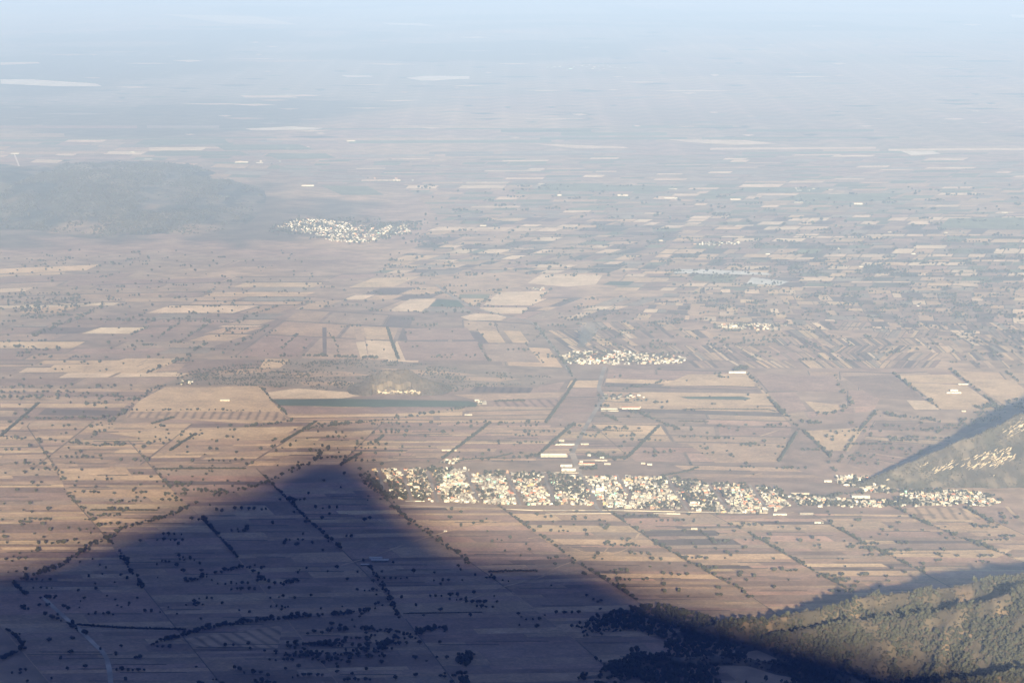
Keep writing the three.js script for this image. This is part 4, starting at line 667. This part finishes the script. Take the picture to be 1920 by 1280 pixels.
rowTrees([[1565, 700], [1575, 725], [1590, 745], [1600, 758], [1570, 775], [1530, 778]], 40, 'the stream trees round the pale pointed field', { wob: 5 });
rowTrees([[1124, 775], [1164, 793]], 26, 'the short tree line right of the farm yard');
rowTrees([[1191, 773], [1230, 790], [1275, 806]], 34, 'the tree line below the farm yard');
rowTrees([[1137, 736], [1198, 726], [1255, 714]], 40, 'the tree row right of the road bend');
rowTrees([[560, 812], [590, 802], [640, 797], [741, 786], [800, 777], [860, 768], [900, 757]], 90, 'the curved tree row below the cone hill', { wob: 3 });
rowTrees([[590, 796], [800, 795], [1020, 793]], 70, 'the level tree row between the cone hill and the town', { wob: 4 });
rowTrees([[1003, 608], [1050, 669], [1073, 706]], 60, 'the tree line along the dark road');
rowTrees([[1022, 620], [1000, 640], [985, 645], [1000, 660], [1020, 682]], 26, 'the tree line between the mauve fields');
rowTrees([[895, 645], [905, 660], [918, 678]], 22, 'the short tree line beside the mauve field');
rowTrees([[525, 669], [560, 668], [600, 668], [660, 671], [710, 673]], 60, 'the dark tree row above the scrub belt', { s: [0.8, 1.4] });
rowTrees([[232, 635], [280, 612]], 20, 'the leftmost of the parallel tree rows'); rowTrees([[289, 638], [339, 605]], 22, 'the second of the parallel tree rows'); rowTrees([[336, 642], [396, 605]], 26, 'the third of the parallel tree rows'); rowTrees([[410, 632], [443, 610], [470, 591], [520, 576]], 40, 'the long parallel tree row'); rowTrees([[440, 650], [504, 610]], 22, 'the fifth of the parallel tree rows'); rowTrees([[527, 655], [564, 622]], 22, 'the last of the parallel tree rows');
rowTrees([[340, 675], [370, 655], [393, 642]], 26, 'the tree row above the farmstead'); rowTrees([[262, 706], [300, 690], [340, 675]], 20, 'the tree row right of the pale bent field');
rowTrees([[60, 632], [101, 615], [144, 598], [198, 571]], 60, 'the wooded gully at the far left', { wob: 4 }); rowTrees([[168, 601], [300, 603], [447, 605]], 50, 'the level tree row at the far left');
rowTrees([[608, 615], [628, 640], [636, 668]], 20, 'the tree row left of the bright pale field');
rowTrees([[774, 556], [840, 550], [905, 546], [940, 546]], 44, 'the tree row above the green triangle'); rowTrees([[889, 578], [936, 546]], 22, 'the slanting row right of the green triangle'); rowTrees([[979, 588], [1034, 542]], 22, 'the slanting row right of the pale striped field'); rowTrees([[830, 540], [870, 566], [889, 578]], 22, 'the row along the curving road'); rowTrees([[730, 584], [820, 586], [960, 590]], 26, 'the level row below the green triangle');
rowTrees([[1380, 697], [1392, 690], [1400, 694]], 22, 'the grove by the hacienda', { s: [1, 1.6] });
rowTrees([[0, 727], [130, 726], [262, 728]], 34, 'the upper level row at the left edge', { wob: 6 }); rowTrees([[0, 746], [130, 745], [255, 746]], 40, 'the second level row at the left edge', { wob: 4 }); rowTrees([[50, 786], [130, 785], [220, 787]], 26, 'the level row above the dark gully', { wob: 3 });
rowTrees([[235, 770], [380, 769], [490, 772]], 34, 'the dotted row inside the big straw field', { wob: 1.5, s: [0.5, 0.9] }); rowTrees([[0, 821], [80, 826], [180, 836], [270, 835], [320, 820]], 70, 'the dark gully across the golden fields', { wob: 4 });
rowTrees([[1100, 852], [1120, 856], [1140, 857]], 30, 'the clump behind the town', { wob: 4, s: [0.8, 1.3] }); rowTrees([[1088, 882], [1100, 880], [1118, 882]], 14, 'the clump beside the wide road', { wob: 4, s: [0.9, 1.5] });
rowTrees([[1040, 948], [1052, 949]], 6, 'the dark clump at the town front', { s: [1.1, 1.6] });
rowTrees([[1640, 923], [1700, 922], [1760, 922], [1850, 930], [1890, 942]], 90, 'the grove round the right hamlet', { wob: 6 }); rowTrees([[1675, 947], [1720, 944], [1790, 947]], 40, 'the grove in front of the right hamlet', { wob: 4 }); rowTrees([[1480, 932], [1560, 932], [1620, 925]], 50, 'the trees behind the string of houses', { wob: 4 });
rowTrees([[1500, 845], [1540, 845]], 12, 'the row inside the brown triangle'); rowTrees([[1500, 792], [1520, 795], [1538, 794]], 22, 'the copse at the lane bend', { wob: 3 });
rowTrees([[1830, 765], [1860, 763], [1880, 768]], 36, 'the copse behind the hill', { wob: 5, s: [0.9, 1.4] }); rowTrees([[1725, 806], [1745, 808], [1760, 812]], 18, 'the thicket left of the hill shadow', { wob: 4 }); rowTrees([[1640, 778], [1700, 783], [1760, 790], [1780, 800]], 40, 'the trees along the gully left of the hill shadow', { wob: 5 });
rowTrees([[1580, 865], [1680, 838], [1720, 850]], 36, 'the scattered trees left of the hill shadow', { wob: 14 });
rowTrees([[285, 1209], [337, 1194], [405, 1175], [487, 1164], [560, 1158], [640, 1152], [700, 1146]], 150, 'the tall dark tree belt in the shadow', { wob: 4, s: [0.6, 1.2] });
rowTrees([[0, 1240], [40, 1218]], 16, 'the tree row at the lower left corner'); rowTrees([[22, 1092], [40, 1110], [50, 1118]], 20, 'the end of the gully in the shadow'); rowTrees([[36, 1138], [70, 1150], [120, 1166], [160, 1192]], 30, 'the trees along the pale track in the shadow', { wob: 4 }); rowTrees([[10, 1180], [30, 1195], [48, 1220]], 26, 'the tree row at the left edge in the shadow');
rowTrees([[345, 1092], [400, 1078], [440, 1066], [480, 1062]], 34, 'the tree row across the shadowed field', { wob: 4 }); rowTrees([[465, 1064], [490, 1088], [520, 1096], [560, 1090]], 34, 'the crooked tree row in the shadow', { wob: 4 });
rowTrees([[692, 1062], [712, 1090], [724, 1110], [736, 1135], [748, 1160]], 60, 'the tree line running down from the grey shed', { wob: 4 });
// scattered trees, most of them along the field strips
function scatter(poly, n, label, { s = [0.5, 1.1], run = 3, seed = 1, clump = 0 } = {}) {
  const r = rng(seed), xs = poly.map((p) => p[0]), ys = poly.map((p) => p[1]); let made = 0, tries = 0;
  while (made < n && tries++ < n * 20) { const x = lerp(Math.min(...xs), Math.max(...xs), r()), y = lerp(Math.min(...ys), Math.max(...ys), r()); if (!inside(poly, x, y) || (clump && fbm(x / 22 + seed, y / 5.5, 3) < clump)) continue; const k = r() < 0.3 ? 1 + Math.floor(r() * run * 2) : 1; let px = x;
    for (let i = 0; i < k && made < n; i++, made++) { const p = at(px, y + (r() - 0.5) * 1.5); const sc = lerp(s[0], s[1], r()), [xa, xb, ya, yb] = [Math.min(...xs), Math.max(...xs), Math.min(...ys), Math.max(...ys)], fx = (px - xa) / (xb - xa), fy = (y - ya) / (yb - ya), t = (s[1] - s[0]); treeSpots.push([p.x, p.z, sc, `${sc < s[0] + t / 3 ? 'small' : sc < s[0] + t * 2 / 3 ? 'middling' : 'large'} dark tree in ${label}, ${fy < 0.33 ? 'far' : fy < 0.67 ? 'centre' : 'near'} ${fx < 0.25 ? 'left' : fx < 0.5 ? 'mid left' : fx < 0.75 ? 'mid right' : 'right'}`, `trees scattered over ${label}`]); px += (6 + r() * 10) * 1000 / Math.max(1000, -p.z / 4); } }
}
scatter([[0, 830], [260, 850], [480, 900], [300, 960], [100, 1040], [0, 1060]], 210, 'the golden fields at the left', { seed: 1 });
scatter([[0, 730], [240, 740], [180, 815], [0, 815]], 80, 'the striped fields at the left edge', { seed: 2 });
scatter([[250, 800], [1200, 795], [1180, 865], [700, 875], [420, 880], [260, 850]], 260, 'the strips between the town and the cone hill', { seed: 3 });
scatter([[600, 870], [690, 885], [800, 1000], [640, 1040], [400, 1000], [330, 970]], 60, 'the tip of the mountain shadow', { seed: 4 });
scatter([[800, 955], [1280, 965], [1620, 960], [1900, 960], [1900, 1040], [1620, 1110], [1300, 1130], [1150, 1100], [900, 1020]], 330, 'the sunlit fields below the town', { seed: 5 });
scatter([[0, 1070], [300, 1000], [640, 1050], [880, 1060], [1180, 1130], [1000, 1180], [500, 1160], [100, 1180]], 230, 'the shadowed fields', { seed: 6, s: [0.4, 0.95] });
scatter([[0, 1180], [300, 1210], [700, 1170], [900, 1200], [850, 1290], [0, 1290]], 150, 'the darkest fields at the bottom', { seed: 7, s: [0.45, 1.0] });
scatter([[1090, 795], [1490, 800], [1460, 905], [1200, 865]], 90, 'the brown fields behind the town', { seed: 8 });
scatter([[1130, 690], [1400, 700], [1490, 790], [1110, 785]], 60, 'the straw fields right of the road', { seed: 9 });
scatter([[1500, 800], [1890, 770], [1640, 890], [1570, 900]], 90, 'the fields left of the hill', { seed: 10 });
scatter([[0, 470], [560, 470], [640, 580], [0, 640]], 420, 'the dry left middle distance', { seed: 11, run: 2 });
scatter([[0, 548], [140, 550], [200, 570], [140, 600], [0, 596]], 170, 'the bushy patch at the far left', { seed: 12 });
scatter([[0, 640], [560, 610], [500, 670], [0, 720]], 150, 'the parcels beyond the farmstead', { seed: 13 });
scatter([[560, 520], [1000, 510], [1060, 690], [560, 670]], 190, 'the parcels round the green triangle', { seed: 14 });
scatter([[1040, 560], [1920, 545], [1920, 690], [1060, 660]], 900, 'the narrow strips at the right', { seed: 15 });
scatter([[1240, 500], [1920, 480], [1920, 600], [1300, 590]], 800, 'the bushy fields far right', { seed: 16 });
scatter([[760, 440], [1920, 430], [1920, 520], [700, 520]], 900, 'the far patchwork fields', { seed: 17, s: [0.6, 1.3] });
scatter([[780, 350], [1920, 345], [1920, 430], [780, 440]], 420, 'the farthest tree dotted fields', { seed: 18, s: [0.8, 1.6] });
scatter([[330, 700], [480, 678], [700, 673], [830, 690], [1000, 705], [1040, 718], [890, 728], [840, 735], [690, 738], [480, 724], [330, 722]], 1700, 'the scrub belt round the cone hill', { seed: 19, s: [0.28, 0.68], clump: 0.52 });
scatter([[560, 1182], [700, 1160], [760, 1190], [700, 1235], [600, 1250], [500, 1240]], 150, 'the dark copse in the shadow', { seed: 20, s: [0.45, 1.0], clump: 0.47 });
scatter([[500, 420], [570, 405], [780, 415], [790, 440], [690, 462], [500, 440]], 260, 'the village under the left slope', { seed: 21, s: [0.7, 1.4] });
scatter([[1860, 760], [1920, 745], [1920, 765], [1840, 800], [1760, 808]], 60, 'the scrub behind the hill', { seed: 22 });
{
  const spots = treeSpots.map((t) => [t[0], t[1], t[2] * (t[4].startsWith('garden') ? 0.95 : 1.0), t[3], t[4]]).filter(([x, z]) => hillHeight(x, z) < 1 && footHeight(x, z) < 1 && coneHeight(x, z) < 1);
  spots.sort((a, b) => b[2] / -b[1] - a[2] / -a[1]);
  const r = rng(42), protos = crowns.map((c) => c);
  spots.slice(0, 300).forEach(([x, z, s, label, grp], i) => { const o = group('tree', x, 0, z, r() * 6.28); mesh('trunk', trunk, barkMat, o); mesh('crown', protos[i % 3], i % 2 ? leafMat : leafMat2, o); o.scale.set(s * (0.9 + r() * 0.2), s * (0.85 + r() * 0.25), s); tag(o, label, 'tree', grp); });
  const rest = spots.slice(300), g = mergeGeometries([paint(crowns[1].clone(), [1, 1, 1]), paint(trunk.clone(), [1.6, 1.1, 1.3])]), im = new THREE.InstancedMesh(g, new THREE.MeshStandardMaterial({ color: new THREE.Color().setRGB(0.029, 0.032, 0.022), vertexColors: true, roughness: 1 }), rest.length), M = new THREE.Matrix4(), q = new THREE.Quaternion(), up = new THREE.Vector3(0, 1, 0), c = new THREE.Color();
  rest.forEach(([x, z, s], i) => { M.compose(new THREE.Vector3(x, 0, z), q.setFromAxisAngle(up, r() * 6.28), new THREE.Vector3(s * (0.8 + r() * 0.5), s * (0.75 + r() * 0.4), s)); im.setMatrixAt(i, M); const k = 0.75 + r() * 0.5; im.setColorAt(i, c.setRGB(k, k * (0.95 + r() * 0.1), k)); });
  im.name = 'field_trees'; scene.add(im); tag(im, 'many small dark trees dotted over the plain beyond the nearest ones', 'trees', null, 'stuff');
  console.log('trees', spots.length);
}
// ------------------------------------------------------------------ pine forest on the foothills and in the shadow below
{
  const r = rng(99), pines = [], where2 = (x, y, z) => { const p = toPx(x, y, z); return `${p[1] < 1150 ? 'topmost' : p[1] < 1175 ? 'upper' : p[1] < 1200 ? 'middle' : p[1] < 1230 ? 'lower' : p[1] < 1255 ? 'low' : 'bottom'} ${p[0] < 1200 ? 'far left' : p[0] < 1320 ? 'left' : p[0] < 1440 ? 'mid left' : p[0] < 1540 ? 'left of centre' : p[0] < 1640 ? 'centre' : p[0] < 1720 ? 'right of centre' : p[0] < 1800 ? 'mid right' : p[0] < 1860 ? 'right' : 'far right'} part`; };
  const X0 = at(1180, 1200).x - 100, X1 = at(2050, 1150).x, Z0 = at(960, 1440).z, Z1 = at(1920, 1040).z - 60;
  for (let n = 0; n < 75000; n++) { const x = lerp(X0, X1, r()), z = lerp(Z0, Z1, r()), h = footHeight(x, z); if (h < 1.5) continue; const p = toPx(x, h, z); if (p[0] < 1150 || p[0] > 2000 || p[1] > 1310) continue;
    const dens = fbm((x - z * 0.25) / 22, z / 46, 4) + (p[0] > 1700 ? 0.03 : 0) + (p[1] > 1195 ? 0.04 : -0.01); if (dens < 0.44 + r() * 0.13) continue; pines.push([x, h - 0.3, z, 0.36 + r() * r() * 0.62, p[1] > 1240 ? 'the front spur' : p[0] > 1700 ? 'the right spurs' : 'the sunlit front slope']); }
  const low = [[[980, 1215], [1050, 1180], [1120, 1160], [1190, 1138], [1250, 1140], [1330, 1160], [1380, 1185], [1450, 1225], [1560, 1262], [1560, 1290], [880, 1290]], [[860, 1255], [1000, 1225], [1000, 1290], [820, 1290]], [[700, 1215], [760, 1190], [880, 1160], [1000, 1175], [980, 1220], [860, 1255], [720, 1260]]];
  for (const poly of low) { const xs = poly.map((p) => p[0]), ys = poly.map((p) => p[1]); for (let n = 0; n < 7000; n++) { const x = lerp(Math.min(...xs), Math.max(...xs), r()), y = lerp(Math.min(...ys), Math.max(...ys), r()); if (!inside(poly, x, y)) continue; const p = at(x, y), h = footHeight(p.x, p.z); if (h > 1.5 || fbm(p.x / 60 + 5, p.z / 130, 4) < (poly === low[2] ? 0.55 : 0.36 + 0.22 * smooth(1130, 920, x) + 0.1 * smooth(1250, 1150, x)) + r() * 0.14) continue; pines.push([p.x, -0.2, p.z, 0.4 + r() * 0.5, 'the dark wood in the shadow']); } }
  pines.forEach((p) => { const q = toPx(p[0], p[1] + 5, p[2]); p.vis = q[0] > 0 && q[0] < 1920 && q[1] < 1275 ? p[3] / -p[2] * (p[4] === 'the dark wood in the shadow' ? 0.9 : 1) : 0; });
  pines.sort((a, b) => b.vis - a.vis);
  pines.slice(0, 300).forEach(([x, y, z, s, where], i) => { const o = group('pine_tree', x, y, z, r() * 6.28); mesh('trunk', pineTrunk, barkMat, o); mesh('crown', pineCrowns[i % 3], i % 2 ? pineMat : pineMat2, o); o.scale.setScalar(s); tag(o, `${s < 0.8 ? 'small' : s < 1 ? 'middling' : 'tall'} pine ${where === 'the dark wood in the shadow' ? 'in' : 'on'} ${where}, ${where2(x, y, z)}`, 'pine tree', `pines on ${where}`); });
  const rest = pines.slice(300), g = mergeGeometries([paint(pineCrowns[0].clone(), [1, 1, 1]), paint(pineTrunk.clone(), [1.7, 1.1, 1.4])]), im = new THREE.InstancedMesh(g, new THREE.MeshStandardMaterial({ color: new THREE.Color().setRGB(0.036, 0.041, 0.028), vertexColors: true, roughness: 1 }), rest.length), M = new THREE.Matrix4(), q = new THREE.Quaternion(), up = new THREE.Vector3(0, 1, 0), c = new THREE.Color();
  rest.forEach(([x, y, z, s], i) => { M.compose(new THREE.Vector3(x, y, z), q.setFromAxisAngle(up, r() * 6.28), new THREE.Vector3(s * (0.9 + r() * 0.4), s * (0.8 + r() * 0.4), s)); im.setMatrixAt(i, M); const k = 0.75 + r() * 0.55; im.setColorAt(i, c.setRGB(k * (0.95 + r() * 0.15), k, k)); });
  im.name = 'pine_forest'; scene.add(im); tag(im, 'dense pine wood covering the spurs at the lower right', 'forest', null, 'stuff');
  console.log('pines', pines.length);
}
// low scrub on the hill, the cone and the far slope
{
  const r = rng(7), sp = [], g = leafBall(31, 26, 1.3, 0.9, 1.3, 0.7, 0.6, 3);
  for (let n = 0; n < 26000; n++) { const x = lerp(hillX0, at(1960, 850).x, r()), z = lerp(at(1600, 918).z, at(1600, 800).z, r()), h = hillHeight(x, z); if (h < 0.5 || fbm(x / 12, z / 16, 3) < 0.34 + r() * 0.25) continue; sp.push([x, h, z, 0.5 + r() * 0.9]); }
  for (let n = 0; n < 30000; n++) { const x = lerp(at(1200, 1180).x, at(1990, 1180).x, r()), z = lerp(at(960, 1420).z, at(1920, 1040).z, r()), h = footHeight(x, z); if (h < 1 || fbm(x / 20, z / 40, 3) < 0.3 + r() * 0.25) continue; sp.push([x, h, z, 0.5 + r() * 1.2]); }
  for (let n = 0; n < 4200; n++) { const x = conePos.x + lerp(-125, 140, r()), z = conePos.z + lerp(20, -170, r()), h = coneHeight(x, z); if (h < 0.3 || r() < 0.3) continue; sp.push([x, h, z, 0.4 + r() * 0.8]); }
  for (let n = 0; n < 26000; n++) { const x = lerp(at(-20, 400).x, lx1, r()), z = lerp(at(0, 465).z, at(0, 300).z, r()), h = leftHeight(x, z); if (h < 0.5 || r() < smooth(at(260, 400).x, at(520, 400).x, x + (fbm(x / 150, z / 300, 3) - 0.5) * 400) || fbm(x / 90, z / 260, 4) < 0.36 + r() * 0.22) continue; sp.push([x, h, z, 1.2 + r() * 2.2, 1.0]); }
  const im = new THREE.InstancedMesh(g, scrubMat, sp.length), M = new THREE.Matrix4(), q = new THREE.Quaternion(), up = new THREE.Vector3(0, 1, 0), c = new THREE.Color();
  sp.forEach(([x, y, z, s, lum = 1], i) => { M.compose(new THREE.Vector3(x, y, z), q.setFromAxisAngle(up, r() * 6.28), new THREE.Vector3(s, s * (0.8 + r() * 0.5), s)); im.setMatrixAt(i, M); const k = (0.75 + r() * 0.6) * lum; im.setColorAt(i, c.setRGB(k, k, k)); });
  im.name = 'scrub'; scene.add(im); tag(im, 'low grey green scrub covering the hill slopes', 'scrub', null, 'stuff');
}
// ------------------------------------------------------------------ smoke drifting up from a field
{
  const r = rng(3), o = group('smoke'), m = new THREE.MeshStandardMaterial({ color: new THREE.Color().setRGB(0.1, 0.11, 0.13), roughness: 1, transparent: true, opacity: 0.075, depthWrite: false }), g = new THREE.IcosahedronGeometry(1, 2);
  const base = at(1092, 652); for (let i = 0; i < 26; i++) { const t = i / 25, k = mesh('smoke_puff', g, m, o); k.position.set(base.x - 4 + t * 22 + (r() - 0.5) * 20 * t, 4 + t * 46 + (r() - 0.5) * 6, base.z - t * 30 + (r() - 0.5) * 16); k.scale.set(8 + t * 15, 6 + t * 9, 8 + t * 12); k.castShadow = false; }
  tag(o, 'thin bluish smoke rising behind the second village', 'smoke');
}
renderer.render(scene, camera);
